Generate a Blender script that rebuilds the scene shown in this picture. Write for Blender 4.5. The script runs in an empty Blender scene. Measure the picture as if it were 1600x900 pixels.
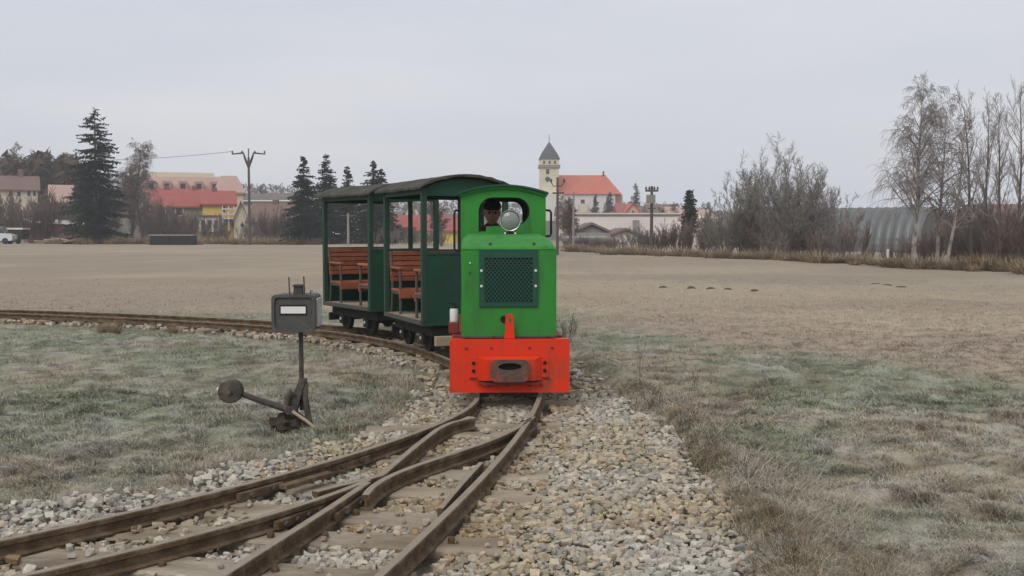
import bpy, bmesh, math, random
import numpy as np
from mathutils import Vector, Matrix, geometry
R = math.radians
C = bpy.context.scene.collection
S = bpy.context.scene
rng = random.Random(7)
nrg = np.random.default_rng(11)

# ------------------------------------------------------------------ camera, sky, sun, exposure
RT = 0.12                      # height of the rail tops above the field
CAMZ = RT + 1.41
F = 1600.0
PITCH = math.atan(91 / F)
cam = bpy.data.cameras.new('camera'); cam.sensor_width = 36; cam.lens = 36.0
cam.clip_start = 0.05; cam.clip_end = 3000
camo = bpy.data.objects.new('camera', cam); C.objects.link(camo)
camo.location = (0, 0, CAMZ); camo.rotation_euler = (R(90) - PITCH, 0, 0)
S.camera = camo

SUN_EL, SUN_AZ = R(48), R(205)          # azimuth clockwise from +Y: behind the camera, a little to the left
w = bpy.data.worlds.new('World'); S.world = w; w.use_nodes = True
nt = w.node_tree; nt.nodes.clear()
def wn(t, **k):
    n = nt.nodes.new(t)
    for a, v in k.items(): setattr(n, a, v)
    return n
out = wn('ShaderNodeOutputWorld'); bg = wn('ShaderNodeBackground'); bg.inputs['Strength'].default_value = 0.1
sky = wn('ShaderNodeTexSky', sky_type='NISHITA', sun_disc=False, sun_elevation=SUN_EL, sun_rotation=SUN_AZ, dust_density=4.0, air_density=1.0)
hs = wn('ShaderNodeHueSaturation'); hs.inputs['Saturation'].default_value = 0.25; hs.inputs['Value'].default_value = 1.0
nt.links.new(sky.outputs[0], hs.inputs['Color'])
tc = wn('ShaderNodeTexCoord'); mp = wn('ShaderNodeMapping'); mp.inputs['Scale'].default_value = (1.1, 1.1, 6.0)
nt.links.new(tc.outputs['Generated'], mp.inputs['Vector'])
cn = wn('ShaderNodeTexNoise'); cn.inputs['Scale'].default_value = 1.7; cn.inputs['Detail'].default_value = 3.0; cn.inputs['Roughness'].default_value = 0.45
nt.links.new(mp.outputs[0], cn.inputs['Vector'])
cr = wn('ShaderNodeValToRGB')
cr.color_ramp.elements[0].position = 0.30; cr.color_ramp.elements[0].color = (5.75, 6.1, 6.9, 1)
cr.color_ramp.elements[1].position = 0.72; cr.color_ramp.elements[1].color = (7.1, 7.2, 7.55, 1)
nt.links.new(cn.outputs['Fac'], cr.inputs['Fac'])
mx = wn('ShaderNodeMix', data_type='RGBA'); mx.inputs['Factor'].default_value = 0.93
nt.links.new(hs.outputs[0], mx.inputs[6]); nt.links.new(cr.outputs[0], mx.inputs[7])
nt.links.new(mx.outputs[2], bg.inputs['Color']); nt.links.new(bg.outputs[0], out.inputs['Surface'])

sl = bpy.data.lights.new('sun', 'SUN'); sl.energy = 1.5; sl.angle = R(40); sl.color = (1.0, 0.96, 0.9)
so = bpy.data.objects.new('sun', sl); C.objects.link(so)
so.rotation_euler = Vector((-math.sin(SUN_AZ) * math.cos(SUN_EL), -math.cos(SUN_AZ) * math.cos(SUN_EL), -math.sin(SUN_EL))).to_track_quat('-Z', 'Y').to_euler()
S.view_settings.view_transform = 'Standard'; S.view_settings.look = 'None'
S.view_settings.exposure = 0.2; S.view_settings.gamma = 1.0

# ------------------------------------------------------------------ where a point seen in the photograph lies
cp, sp_ = math.cos(PITCH), math.sin(PITCH)
def ray(u, v):
    x = (u - 800) / F; y = -(v - 450) / F
    return Vector((x, cp + y * sp_, -sp_ + y * cp))
def G(u, v, z=0.0):            # on the horizontal plane z
    d = ray(u, v); t = (z - CAMZ) / d.z
    return Vector((0, 0, CAMZ)) + d * t
def D(u, v, dist):             # on the upright plane at a distance
    d = ray(u, v); t = dist / d.y
    return Vector((0, 0, CAMZ)) + d * t
def X(u, d): return D(u, 359, d).x
def Z(v, d): return D(800, v, d).z

# ------------------------------------------------------------------ noise for building
def _hash(ix, iy, seed):
    h = (ix.astype(np.int64) * 374761393 + iy.astype(np.int64) * 668265263 + seed * 1442695041) & 0x7fffffff
    h = ((h ^ (h >> 13)) * 1274126177) & 0x7fffffff
    h = h ^ (h >> 16)
    return (h & 0xffffff) / float(0xffffff)
def vnoise(x, y, seed=0):
    x = np.asarray(x, float); y = np.asarray(y, float)
    ix = np.floor(x); iy = np.floor(y); fx = x - ix; fy = y - iy
    fx = fx * fx * (3 - 2 * fx); fy = fy * fy * (3 - 2 * fy)
    a = _hash(ix, iy, seed); b = _hash(ix + 1, iy, seed); c = _hash(ix, iy + 1, seed); d = _hash(ix + 1, iy + 1, seed)
    return (a * (1 - fx) + b * fx) * (1 - fy) + (c * (1 - fx) + d * fx) * fy
def fbm(x, y, seed=0, o=4):
    s = 0; a = 0.5; t = 0
    for k in range(o):
        s = s + a * vnoise(np.asarray(x) * 2 ** k, np.asarray(y) * 2 ** k, seed + k * 17); t += a; a *= 0.5
    return s / t
def sstep(a, b, x):
    t = np.clip((np.asarray(x, float) - a) / (b - a), 0, 1); return t * t * (3 - 2 * t)

# ------------------------------------------------------------------ materials
def mat(name, col, rough=0.7, metal=0.0, var=0.25, scale=6.0, bump=0.0, bscale=40.0, dirt=None, dirt_amt=0.0, dscale=3.0, spec=0.5, attr=None, stretch=None, trans=0.0, randv=0.0, emit=None, vert=None):
    m = bpy.data.materials.new(name); m.use_nodes = True
    t = m.node_tree; b = t.nodes['Principled BSDF']; L = t.links.new
    b.inputs['Roughness'].default_value = rough; b.inputs['Metallic'].default_value = metal
    b.inputs['Specular IOR Level'].default_value = spec
    if trans: b.inputs['Transmission Weight'].default_value = trans
    tc = t.nodes.new('ShaderNodeTexCoord'); co = tc.outputs['Object']
    if stretch:
        mp = t.nodes.new('ShaderNodeMapping'); mp.inputs['Scale'].default_value = stretch; L(co, mp.inputs['Vector']); co = mp.outputs[0]
    def noise(s, det=4, ro=0.55):
        n = t.nodes.new('ShaderNodeTexNoise'); n.inputs['Scale'].default_value = s; n.inputs['Detail'].default_value = det; n.inputs['Roughness'].default_value = ro
        L(co, n.inputs['Vector']); return n.outputs['Fac']
    def math_(op, a, bb):
        n = t.nodes.new('ShaderNodeMath'); n.operation = op
        for i, q in enumerate((a, bb)):
            if isinstance(q, (int, float)): n.inputs[i].default_value = q
            else: L(q, n.inputs[i])
        return n.outputs[0]
    if attr:
        an = t.nodes.new('ShaderNodeAttribute'); an.attribute_name = attr; base = an.outputs['Color']
    else:
        rg = t.nodes.new('ShaderNodeRGB'); rg.outputs[0].default_value = (*col, 1); base = rg.outputs[0]
    if var:
        f = math_('ADD', math_('MULTIPLY', noise(scale), 2 * var), 1 - var)
        if randv:
            oi = t.nodes.new('ShaderNodeObjectInfo'); f = math_('MULTIPLY', f, math_('ADD', math_('MULTIPLY', oi.outputs['Random'], 2 * randv), 1 - randv))
        mm = t.nodes.new('ShaderNodeVectorMath'); mm.operation = 'SCALE'; L(base, mm.inputs[0]); L(f, mm.inputs['Scale']); base = mm.outputs[0]
    if dirt:
        rp = t.nodes.new('ShaderNodeMapRange'); rp.inputs[1].default_value = 0.62 - dirt_amt * 0.35; rp.inputs[2].default_value = 0.78 - dirt_amt * 0.25; L(noise(dscale, 6, 0.65), rp.inputs[0])
        x = t.nodes.new('ShaderNodeMix'); x.data_type = 'RGBA'; L(rp.outputs[0], x.inputs[0]); L(base, x.inputs[6]); x.inputs[7].default_value = (*dirt, 1); base = x.outputs[2]
    L(base, b.inputs['Base Color'])
    if bump:
        bp = t.nodes.new('ShaderNodeBump'); bp.inputs['Strength'].default_value = bump; bp.inputs['Distance'].default_value = 0.02; L(noise(bscale, 5), bp.inputs['Height']); L(bp.outputs[0], b.inputs['Normal'])
    return m

M = {}
M['ground'] = mat('ground_turf', (.3, .3, .3), .95, attr='col', var=.42, scale=26, bump=1.0, bscale=34, spec=.1)
M['blade'] = mat('grass_blades', (.3, .3, .3), .9, attr='col', var=.0, spec=.1)
M['stone'] = mat('limestone_ballast', (.3, .3, .3), .95, attr='col', var=.3, scale=38, bump=.5, bscale=90, spec=.15)
M['stone1'] = mat('limestone_single', (.37, .32, .245), .95, var=.28, scale=30, bump=.5, bscale=80, spec=.15, randv=.3)
M['stone2'] = mat('limestone_pale', (.46, .43, .375), .95, var=.25, scale=30, bump=.5, bscale=80, spec=.15, randv=.25)
M['rust'] = mat('rusty_rail_side', (.095, .062, .037), .9, var=.4, scale=14, bump=.5, bscale=60, dirt=(.18, .13, .085), dirt_amt=.5, dscale=9, spec=.2)
M['railtop'] = mat('rusty_rail_head', (.25, .205, .15), .75, .1, var=.3, scale=12, bump=.25, bscale=70, dirt=(.27, .24, .20), dirt_amt=.5, dscale=7, spec=.3)
M['sleeper'] = mat('weathered_sleeper', (.215, .17, .122), .95, var=.38, scale=7, bump=.9, bscale=26, dirt=(.35, .30, .23), dirt_amt=.6, dscale=4, stretch=(.4, 1, 1), spec=.15, randv=.25)
M['green'] = mat('bright_green_paint', (.034, .222, .034), .62, var=.13, scale=3, bump=.06, bscale=24, dirt=(.040, .130, .036), dirt_amt=.38, dscale=7, spec=.22, stretch=(1, 1, .28))
M['greendk'] = mat('grille_green_paint', (.008, .062, .042), .5, var=.2, scale=5, bump=.1, bscale=40, spec=.4)
M['orange'] = mat('orange_red_paint', (.66, .036, .009), .5, var=.13, scale=4, bump=.1, bscale=35, dirt=(.28, .06, .028), dirt_amt=.3, dscale=5, spec=.25, stretch=(1, 1, .45))
M['pocket'] = mat('rusty_coupler', (.10, .062, .045), .85, var=.45, scale=18, bump=.6, bscale=60, dirt=(.35, .05, .02), dirt_amt=.35, dscale=12)
M['darkred'] = mat('dark_red_paint', (.20, .022, .018), .6, var=.25, scale=6, bump=.1)
M['black'] = mat('sooty_black', (.013, .012, .011), .85, var=.4, scale=8, bump=.2)
M['hole'] = mat('dark_interior', (.008, .008, .008), .95, var=.2)
M['wagon'] = mat('dark_green_paint', (.012, .060, .036), .6, var=.25, scale=4, bump=.15, bscale=25, dirt=(.022, .040, .028), dirt_amt=.35, dscale=5, spec=.3)
M['post'] = mat('post_green_paint', (.022, .062, .042), .65, var=.3, scale=8, bump=.15, bscale=40, dirt=(.03, .035, .028), dirt_amt=.4, dscale=8, spec=.3)
M['felt'] = mat('roofing_felt', (.085, .078, .066), .95, var=.4, scale=6, bump=.6, bscale=25, dirt=(.045, .05, .035), dirt_amt=.5, dscale=4, spec=.1)
M['bench'] = mat('varnished_bench_wood', (.30, .088, .040), .5, var=.35, scale=9, bump=.2, bscale=40, stretch=(1, .15, 1), dirt=(.12, .04, .022), dirt_amt=.3, randv=.2)
M['benchmetal'] = mat('bench_cast_iron', (.07, .065, .055), .7, var=.3, scale=12, bump=.2)
M['plank'] = mat('bare_pine_plank', (.36, .30, .19), .85, var=.3, scale=8, bump=.4, stretch=(.15, 1, 1))
M['chrome'] = mat('reflector_metal', (.55, .56, .54), .22, .9, var=.15, scale=4)
M['lens'] = mat('headlight_glass', (.80, .83, .80), .12, 0, var=.0, trans=.75)
M['dullwhite'] = mat('dull_white_paint', (.42, .41, .39), .7, var=.2, scale=9, dirt=(.22, .2, .18), dirt_amt=.4, dscale=8)
M['white'] = mat('white_paint', (.70, .69, .66), .6, var=.12, scale=8, bump=.1, dirt=(.45, .42, .38), dirt_amt=.2)
M['whitebolt'] = mat('pale_bolt', (.62, .63, .60), .5, var=.1)
M['lantern'] = mat('grey_lantern_paint', (.058, .058, .055), .65, var=.3, scale=8, bump=.25, bscale=60, dirt=(.10, .09, .08), dirt_amt=.3, dscale=9)
M['iron'] = mat('old_cast_iron', (.052, .045, .038), .85, var=.4, scale=14, bump=.5, bscale=50, dirt=(.13, .10, .075), dirt_amt=.4, dscale=9)
M['soil'] = mat('dark_soil', (.055, .045, .034), 1, var=.4, scale=20, bump=.8, bscale=30, spec=.05)
M['bark'] = mat('grey_bark', (.105, .088, .076), .95, var=.35, scale=5, bump=.4, spec=.1)
M['twigpale'] = mat('pale_twigs', (.25, .22, .205), .95, var=.25, scale=.6, spec=.1)
M['twig'] = mat('bare_twigs', (.175, .15, .135), .95, var=.25, scale=.6, spec=.1)
M['twigred'] = mat('reddish_twigs', (.145, .108, .092), .95, var=.3, scale=.5, spec=.1)
M['twiggrey'] = mat('grey_green_twigs', (.205, .19, .16), .95, var=.3, scale=.5, spec=.1)
M['birch'] = mat('birch_bark', (.33, .29, .26), .9, var=.4, scale=4, bump=.3, dirt=(.06, .05, .045), dirt_amt=.45, dscale=5, stretch=(1, 1, .5))
M['needle'] = mat('spruce_needles', (.024, .034, .024), .9, var=.6, scale=.9, spec=.15)
M['needle2'] = mat('pine_needles', (.042, .050, .034), .9, var=.5, scale=.6, spec=.15)
M['brownleaf'] = mat('brown_dead_leaves', (.095, .065, .046), .95, var=.4, scale=.6, spec=.1)
M['drygrass'] = mat('dry_reeds', (.27, .205, .135), .95, var=.35, scale=1.5, spec=.1)
M['roofred'] = mat('red_tile_roof', (.31, .082, .068), .85, var=.25, scale=.5, bump=.5, bscale=3)
M['rooforange'] = mat('orange_tile_roof', (.46, .125, .080), .85, var=.2, scale=.4, bump=.4, bscale=3)
M['roofpink'] = mat('faded_pink_roof', (.40, .265, .225), .9, var=.2, scale=.4, bump=.4, bscale=3)
M['roofbrown'] = mat('brown_tile_roof', (.17, .105, .085), .9, var=.3, scale=.5, bump=.5, bscale=3)
M['roofgrey'] = mat('grey_roof', (.15, .13, .12), .9, var=.3, scale=.4, bump=.4, bscale=2)
M['slate'] = mat('slate_spire', (.055, .060, .068), .7, var=.25, scale=.4)
M['cream'] = mat('cream_render', (.62, .55, .40), .9, var=.12, scale=.4, bump=.2)
M['yellow'] = mat('yellow_render', (.66, .50, .13), .9, var=.12, scale=.4)
M['greyren'] = mat('grey_green_render', (.26, .25, .19), .9, var=.2, scale=.4)
M['whiteren'] = mat('white_render', (.66, .61, .56), .9, var=.12, scale=.3)
M['peach'] = mat('peach_render', (.62, .36, .22), .9, var=.1, scale=.4)
M['pane'] = mat('dark_window_glass', (.035, .037, .04), .25, var=.2, scale=1)
M['frame'] = mat('white_window_frame', (.62, .60, .56), .7, var=.1)
M['concrete'] = mat('grey_concrete', (.24, .22, .20), .9, var=.25, scale=2, bump=.3)
M['polewood'] = mat('pole_wood', (.085, .072, .062), .95, var=.3, scale=3, bump=.3)
M['corr'] = mat('corrugated_steel', (.15, .155, .152), .55, .35, var=.25, scale=.6, dirt=(.12, .10, .09), dirt_amt=.3, dscale=.5)
M['hangarend'] = mat('hangar_end_wall', (.135, .125, .115), .9, var=.25, scale=.7)
M['log'] = mat('cut_timber', (.33, .255, .18), .9, var=.35, scale=3, bump=.3)
M['shed'] = mat('pinkish_brown_boards', (.20, .125, .105), .9, var=.3, scale=1.0)
M['vanwhite'] = mat('white_vehicle_paint', (.62, .62, .63), .3, var=.06)
M['tyre'] = mat('tyre_rubber', (.02, .02, .02), .9)
M['wire'] = mat('power_line', (.10, .10, .105), .7)
M['skin'] = mat('skin', (.40, .20, .145), .6, var=.1, scale=20)
M['jacket'] = mat('maroon_jacket', (.075, .024, .020), .9, var=.3, scale=14, bump=.3)
M['cap'] = mat('dark_cap', (.016, .014, .015), .9, var=.3, scale=20)
M['hillwood'] = mat('hill_turf', (.10, .085, .07), 1, var=.4, scale=.05)

# ------------------------------------------------------------------ mesh building
class MB:
    def __init__(s): s.v = []; s.f = []
    def add(s, vs, fs):
        n = len(s.v); s.v += [tuple(p) for p in vs]; s.f += [tuple(i + n for i in f) for f in fs]; return s
    def box(s, x0, x1, y0, y1, z0, z1, bev=0.0):
        if bev:
            b = bev
            bm = bmesh.new(); bmesh.ops.create_cube(bm, size=1)
            for q in bm.verts:
                q.co = Vector(((x0 + x1) / 2 + q.co.x * (x1 - x0), (y0 + y1) / 2 + q.co.y * (y1 - y0), (z0 + z1) / 2 + q.co.z * (z1 - z0)))
            bmesh.ops.bevel(bm, geom=bm.edges[:], offset=b, segments=2, affect='EDGES', profile=.5)
            bm.verts.index_update()
            s.add([q.co for q in bm.verts], [[q.index for q in f.verts] for f in bm.faces]); bm.free(); return s
        v = [(x0, y0, z0), (x1, y0, z0), (x1, y1, z0), (x0, y1, z0), (x0, y0, z1), (x1, y0, z1), (x1, y1, z1), (x0, y1, z1)]
        return s.add(v, [(0, 3, 2, 1), (4, 5, 6, 7), (0, 1, 5, 4), (1, 2, 6, 5), (2, 3, 7, 6), (3, 0, 4, 7)])
    def obox(s, c, ax, hl, hw, z0, z1):          # box along a direction in plan
        c = Vector(c); a = Vector((ax[0], ax[1], 0)).normalized(); n = Vector((-a.y, a.x, 0))
        P = [c + a * i * hl + n * j * hw for i, j in ((-1, -1), (1, -1), (1, 1), (-1, 1))]
        v = [(p.x, p.y, z0) for p in P] + [(p.x, p.y, z1) for p in P]
        return s.add(v, [(0, 3, 2, 1), (4, 5, 6, 7), (0, 1, 5, 4), (1, 2, 6, 5), (2, 3, 7, 6), (3, 0, 4, 7)])
    def tube(s, pts, r, n=8, cap=True):
        pts = [Vector(p) for p in pts]; rs = r if isinstance(r, (list, tuple)) else [r] * len(pts)
        vs = []; up = None
        for i, p in enumerate(pts):
            d = (pts[min(i + 1, len(pts) - 1)] - pts[max(i - 1, 0)]).normalized()
            a = d.cross(Vector((0, 0, 1)) if abs(d.z) < .9 else Vector((1, 0, 0))).normalized() if up is None else (up - d * up.dot(d)).normalized()
            up = a; b = d.cross(a)
            vs += [p + (a * math.cos(2 * math.pi * k / n) + b * math.sin(2 * math.pi * k / n)) * rs[i] for k in range(n)]
        fs = []
        for i in range(len(pts) - 1):
            for k in range(n):
                fs.append((i * n + k, i * n + (k + 1) % n, (i + 1) * n + (k + 1) % n, (i + 1) * n + k))
        if cap: fs += [tuple(range(n))[::-1], tuple((len(pts) - 1) * n + k for k in range(n))]
        return s.add(vs, fs)
    def lathe(s, prof, axis='z', c=(0, 0, 0), n=20):  # prof: (radius, along)
        vs = []
        for r, h in prof:
            for k in range(n):
                a = 2 * math.pi * k / n; p = (r * math.cos(a), r * math.sin(a), h)
                if axis == 'y': p = (p[0], p[2], p[1])
                if axis == 'x': p = (p[2], p[0], p[1])
                vs.append((p[0] + c[0], p[1] + c[1], p[2] + c[2]))
        fs = [(i * n + k, i * n + (k + 1) % n, (i + 1) * n + (k + 1) % n, (i + 1) * n + k) for i in range(len(prof) - 1) for k in range(n)]
        if prof[0][0] > 1e-6: fs.append(tuple(range(n))[::-1])
        if prof[-1][0] > 1e-6: fs.append(tuple((len(prof) - 1) * n + k for k in range(n)))
        return s.add(vs, fs)
    def plate(s, outer, holes, y0, y1):           # outline in (x,z), thickness along y
        loops = [outer] + holes
        tri = geometry.tessellate_polygon([[Vector((p[0], p[1], 0)) for p in l] for l in loops])
        flat = [p for l in loops for p in l]; n = len(flat)
        vs = [(p[0], y0, p[1]) for p in flat] + [(p[0], y1, p[1]) for p in flat]
        fs = [tuple(t) for t in tri] + [tuple(i + n for i in t)[::-1] for t in tri]
        o = 0
        for l in loops:
            m = len(l)
            for i in range(m): fs.append((o + i, o + (i + 1) % m, n + o + (i + 1) % m, n + o + i))
            o += m
        return s.add(vs, fs)
    def sweep(s, prof, path, cap=True):           # prof in (across, z) closed; path in 3D
        path = [Vector(p) for p in path]; m = len(prof); vs = []
        for i, p in enumerate(path):
            d = path[min(i + 1, len(path) - 1)] - path[max(i - 1, 0)]; d.z = 0; d.normalize(); nn = Vector((d.y, -d.x, 0))
            vs += [p + nn * a + Vector((0, 0, z)) for a, z in prof]
        fs = [(i * m + k, i * m + (k + 1) % m, (i + 1) * m + (k + 1) % m, (i + 1) * m + k) for i in range(len(path) - 1) for k in range(m)]
        if cap: fs += [tuple(range(m))[::-1], tuple((len(path) - 1) * m + k for k in range(m))]
        return s.add(vs, fs)
    def mesh(s, name, m, smooth=False):
        me = bpy.data.meshes.new(name); me.from_pydata(s.v, [], s.f); me.update()
        bm = bmesh.new(); bm.from_mesh(me); bmesh.ops.recalc_face_normals(bm, faces=bm.faces[:]); bm.to_mesh(me); bm.free()
        for q in (m if isinstance(m, (list, tuple)) else [m]): me.materials.append(q)
        if smooth:
            for p in me.polygons: p.use_smooth = True
            try: me.set_sharp_from_angle(angle=R(38))
            except Exception: pass
        return me
    def build(s, name, m, parent=None, smooth=False, **props):
        return link(name, s.mesh(name, m, smooth), parent, **props)
def link(name, data, parent=None, loc=None, rz=0, **props):
    o = bpy.data.objects.new(name, data); C.objects.link(o)
    if parent is not None: o.parent = parent
    if loc is not None: o.location = loc
    if rz: o.rotation_euler = (0, 0, rz)
    for k, v in props.items():
        if v is not None: o[k] = v
    return o
def thing(name, label, category, loc=(0, 0, 0), rz=0, group=None):
    return link(name, None, None, loc, rz, label=label, category=category, group=group)
def copy_tree(o, parent=None):
    c = o.copy(); C.objects.link(c)
    if parent is not None: c.parent = parent
    for ch in list(o.children): copy_tree(ch, c)
    return c
def np_mesh(name, V, Fc, m, cols=None, smooth=False):
    me = bpy.data.meshes.new(name); nv = len(V); nf, k = Fc.shape
    me.vertices.add(nv); me.vertices.foreach_set('co', np.ascontiguousarray(V, np.float32).ravel())
    me.loops.add(nf * k); me.loops.foreach_set('vertex_index', np.ascontiguousarray(Fc, np.int32).ravel())
    me.polygons.add(nf); me.polygons.foreach_set('loop_start', np.arange(0, nf * k, k, dtype=np.int32))
    try: me.polygons.foreach_set('loop_total', np.full(nf, k, np.int32))
    except Exception: pass
    me.polygons.foreach_set('use_smooth', np.full(nf, smooth))
    me.update(calc_edges=True)
    if cols is not None:
        a = me.attributes.new('col', 'FLOAT_COLOR', 'POINT')
        a.data.foreach_set('color', np.ascontiguousarray(np.c_[cols, np.ones(nv)], np.float32).ravel())
    me.materials.append(m); return me

# ------------------------------------------------------------------ track geometry (rail tops, found from the photograph)
def dense(pts, step=.12):
    pts = [Vector(p) for p in pts]; out = []
    n = len(pts)
    for i in range(n - 1):
        p0 = pts[max(i - 1, 0)]; p1 = pts[i]; p2 = pts[i + 1]; p3 = pts[min(i + 2, n - 1)]
        k = max(1, int((p2 - p1).length / step))
        for j in range(k):
            t = j / k
            out.append(.5 * ((2 * p1) + (p2 - p0) * t + (2 * p0 - 5 * p1 + 4 * p2 - p3) * t * t + (3 * p1 - p0 - 3 * p2 + p3) * t ** 3))
    out.append(pts[-1]); return out
centre_pts = [(-.02, 8.3), (-.06, 9.2), (-.16, 10.3), (-.42, 11.3), (-.88, 12.4), (-1.62, 13.65), (-2.45, 14.55), (-3.5, 15.3), (-4.9, 16.1), (-6.5, 16.85), (-9.0, 17.75), (-13, 18.6), (-20, 19.4), (-34, 20)]
centre = dense([(x, y, RT) for x, y in centre_pts], .25)
def offset(path, d):
    o = []
    for i, p in enumerate(path):
        t = path[min(i + 1, len(path) - 1)] - path[max(i - 1, 0)]; t.z = 0; t.normalize()
        o.append(p + Vector((t.y, -t.x, 0)) * d)
    return o
HG = .315
cxy = np.array([(p.x, p.y) for p in centre])
def track_dist(x, y):
    x = np.asarray(x); y = np.asarray(y); sh = x.shape
    q = np.stack([x.ravel(), y.ravel()], 1); d = np.full(len(q), 1e9)
    for i in range(len(cxy) - 1):
        a = cxy[i]; b = cxy[i + 1] - a; t = np.clip(((q - a) @ b) / (b @ b), 0, 1)
        d = np.minimum(d, np.hypot(*(q - a - t[:, None] * b).T))
    return d.reshape(sh)
bal_px = [(700, 600), (640, 640), (590, 668), (548, 697), (430, 730), (300, 762), (150, 789), (0, 810), (-250, 850), (-300, 1100), (1235, 1100), (1200, 900), (1150, 800), (1075, 700), (1000, 632), (938, 592), (905, 560)]
bal_poly = [G(u, v) for u, v in bal_px]
def in_ballast(x, y):           # signed: > 0 inside
    x = np.asarray(x, float); y = np.asarray(y, float); ins = np.zeros(x.shape, bool); d = np.full(x.shape, 1e9)
    n = len(bal_poly)
    for i in range(n):
        a = bal_poly[i]; b = bal_poly[(i + 1) % n]
        c = ((a.y > y) != (b.y > y)) & (x < (b.x - a.x) * (y - a.y) / (b.y - a.y + 1e-12) + a.x)
        ins ^= c
        ex, ey = b.x - a.x, b.y - a.y; t = np.clip(((x - a.x) * ex + (y - a.y) * ey) / (ex * ex + ey * ey), 0, 1)
        d = np.minimum(d, np.hypot(x - a.x - t * ex, y - a.y - t * ey))
    return np.where(ins, d, -d)
def bal_amount(x, y):
    a = in_ballast(x, y) + (fbm(x * 2.4, y * 2.4, 5) - .5) * .55
    td = track_dist(x, y); b = .78 - td + (fbm(x * 2.2, y * 2.2, 9) - .5) * .5
    b = np.where(np.asarray(y) > 8.2, b, -1)
    return np.maximum(a, b)

# ------------------------------------------------------------------ ground
def graded(lo, hi, f0, f1, step, grow=1.07):
    a = list(np.arange(f0, f1 + 1e-6, step)); s = step; x = f1
    while x < hi: s *= grow; x += s; a.append(x)
    s = step; x = f0; b = []
    while x > lo: s *= grow; x -= s; b.append(x)
    return np.array(b[::-1] + a)
def field_colour(x, y):
    x = np.asarray(x, float); y = np.asarray(y, float)
    n1 = fbm(x * .55, y * .55, 21); n2 = fbm(x * 1.7, y * 1.7, 31); n3 = fbm(x * 5, y * 5, 41, 3); n4 = fbm(x * .12, y * .3, 51)
    bnd = np.where(x > 1.1, 16.8 - 1.9 * (x - 1.1), 18.2); bnd = np.maximum(bnd, 8.2)
    far = sstep(-1.6, 2.4, y - bnd + (n1 - .5) * 6)
    green = np.array([.200, .214, .146]); tan = np.array([.300, .252, .184]); frost = np.array([.36, .355, .32])
    brown = np.array([.165, .125, .085]); ft = np.array([.37, .305, .222]); fp = np.array([.318, .258, .200]); fg = np.array([.27, .252, .190])
    t = sstep(.38, .68, n1 * .55 + n2 * .45 + np.where((x > .8) & (y < 8.5), .10, 0.0))
    c = green * (1 - t[..., None]) + tan * t[..., None]
    f = sstep(.40, .75, n2 * .35 + n3 * .65) * .6
    c = c * (1 - f[..., None]) + frost * f[..., None]
    b = sstep(.60, .78, fbm(x * 2.6, y * 2.6, 61)) * .6
    c = c * (1 - b[..., None]) + brown * b[..., None]
    k = sstep(.38, .62, n4)
    fc = ft * k[..., None] + fp * (1 - k[..., None])
    g2 = (sstep(.5, .8, fbm(x * .08, y * .22, 71)) * .55)
    fc = fc * (1 - g2[..., None]) + fg * g2[..., None]
    c = c * (1 - far[..., None]) + fc * far[..., None]
    n5 = fbm(x * 7, y * 9, 45, 3)
    fd = (1 - .85 * sstep(9, 22, y))
    return c * (1.0 + (-.42 + .60 * sstep(.25, .62, n5)) * fd)[..., None]
def bank_edge(x, y):            # grassy lip along the right edge of the stones
    d = in_ballast(x, y)
    return np.exp(-((d + .16) / .17) ** 2) * (np.asarray(x) > .1)
def hill(x, y):
    h = 5.5 * sstep(135, 330, y) * (1 - .8 * sstep(60, 130, x)) + 13 * sstep(150, 420, y) * np.exp(-((x + 150) / 90) ** 2)
    return h
def ground_z(x, y):
    x = np.asarray(x, float); y = np.asarray(y, float)
    near = 1 - sstep(25, 45, y)
    b = sstep(-.05, .12, bal_amount(x, y))
    z = (fbm(x * 1.1, y * 1.1, 81) - .5) * .11 + (fbm(x * 4.2, y * 4.2, 91, 3) - .5) * .11
    z = z * (1 - b) * near - .005
    z = z + bank_edge(x, y) * .085
    z = z - b * (.022 + .02 * fbm(x * 3, y * 3, 95))
    z = np.where(track_dist(x, y) < .9, np.minimum(z, -.02), z) if np.ndim(x) and x.size < 3e5 else z
    return z + hill(x, y)
xs = graded(-430, 430, -6.5, 6.5, .07); ys = graded(-30, 460, 1.5, 19, .07)
xs = np.clip(xs, -440, 440); ys = np.clip(ys, -40, 470)
gx, gy = np.meshgrid(xs, ys)
gz = ground_z(gx, gy)
nx, ny = len(xs), len(ys)
ii = np.arange(nx * ny).reshape(ny, nx)
Fq = np.stack([ii[:-1, :-1], ii[:-1, 1:], ii[1:, 1:], ii[1:, :-1]], -1).reshape(-1, 4)
gc = field_colour(gx, gy)
bm_ = sstep(-.02, .06, bal_amount(gx, gy))
gc = gc * (1 - bm_[..., None]) * .92 + np.array([.235, .20, .155]) * bm_[..., None]
hm = sstep(120, 160, gy)[..., None]; gc = gc * (1 - hm) + np.array([.12, .11, .085]) * hm
ground = link('ground', np_mesh('ground', np.stack([gx, gy, gz], -1).reshape(-1, 3), Fq, M['ground'], gc.reshape(-1, 3), True), kind='structure')

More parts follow.
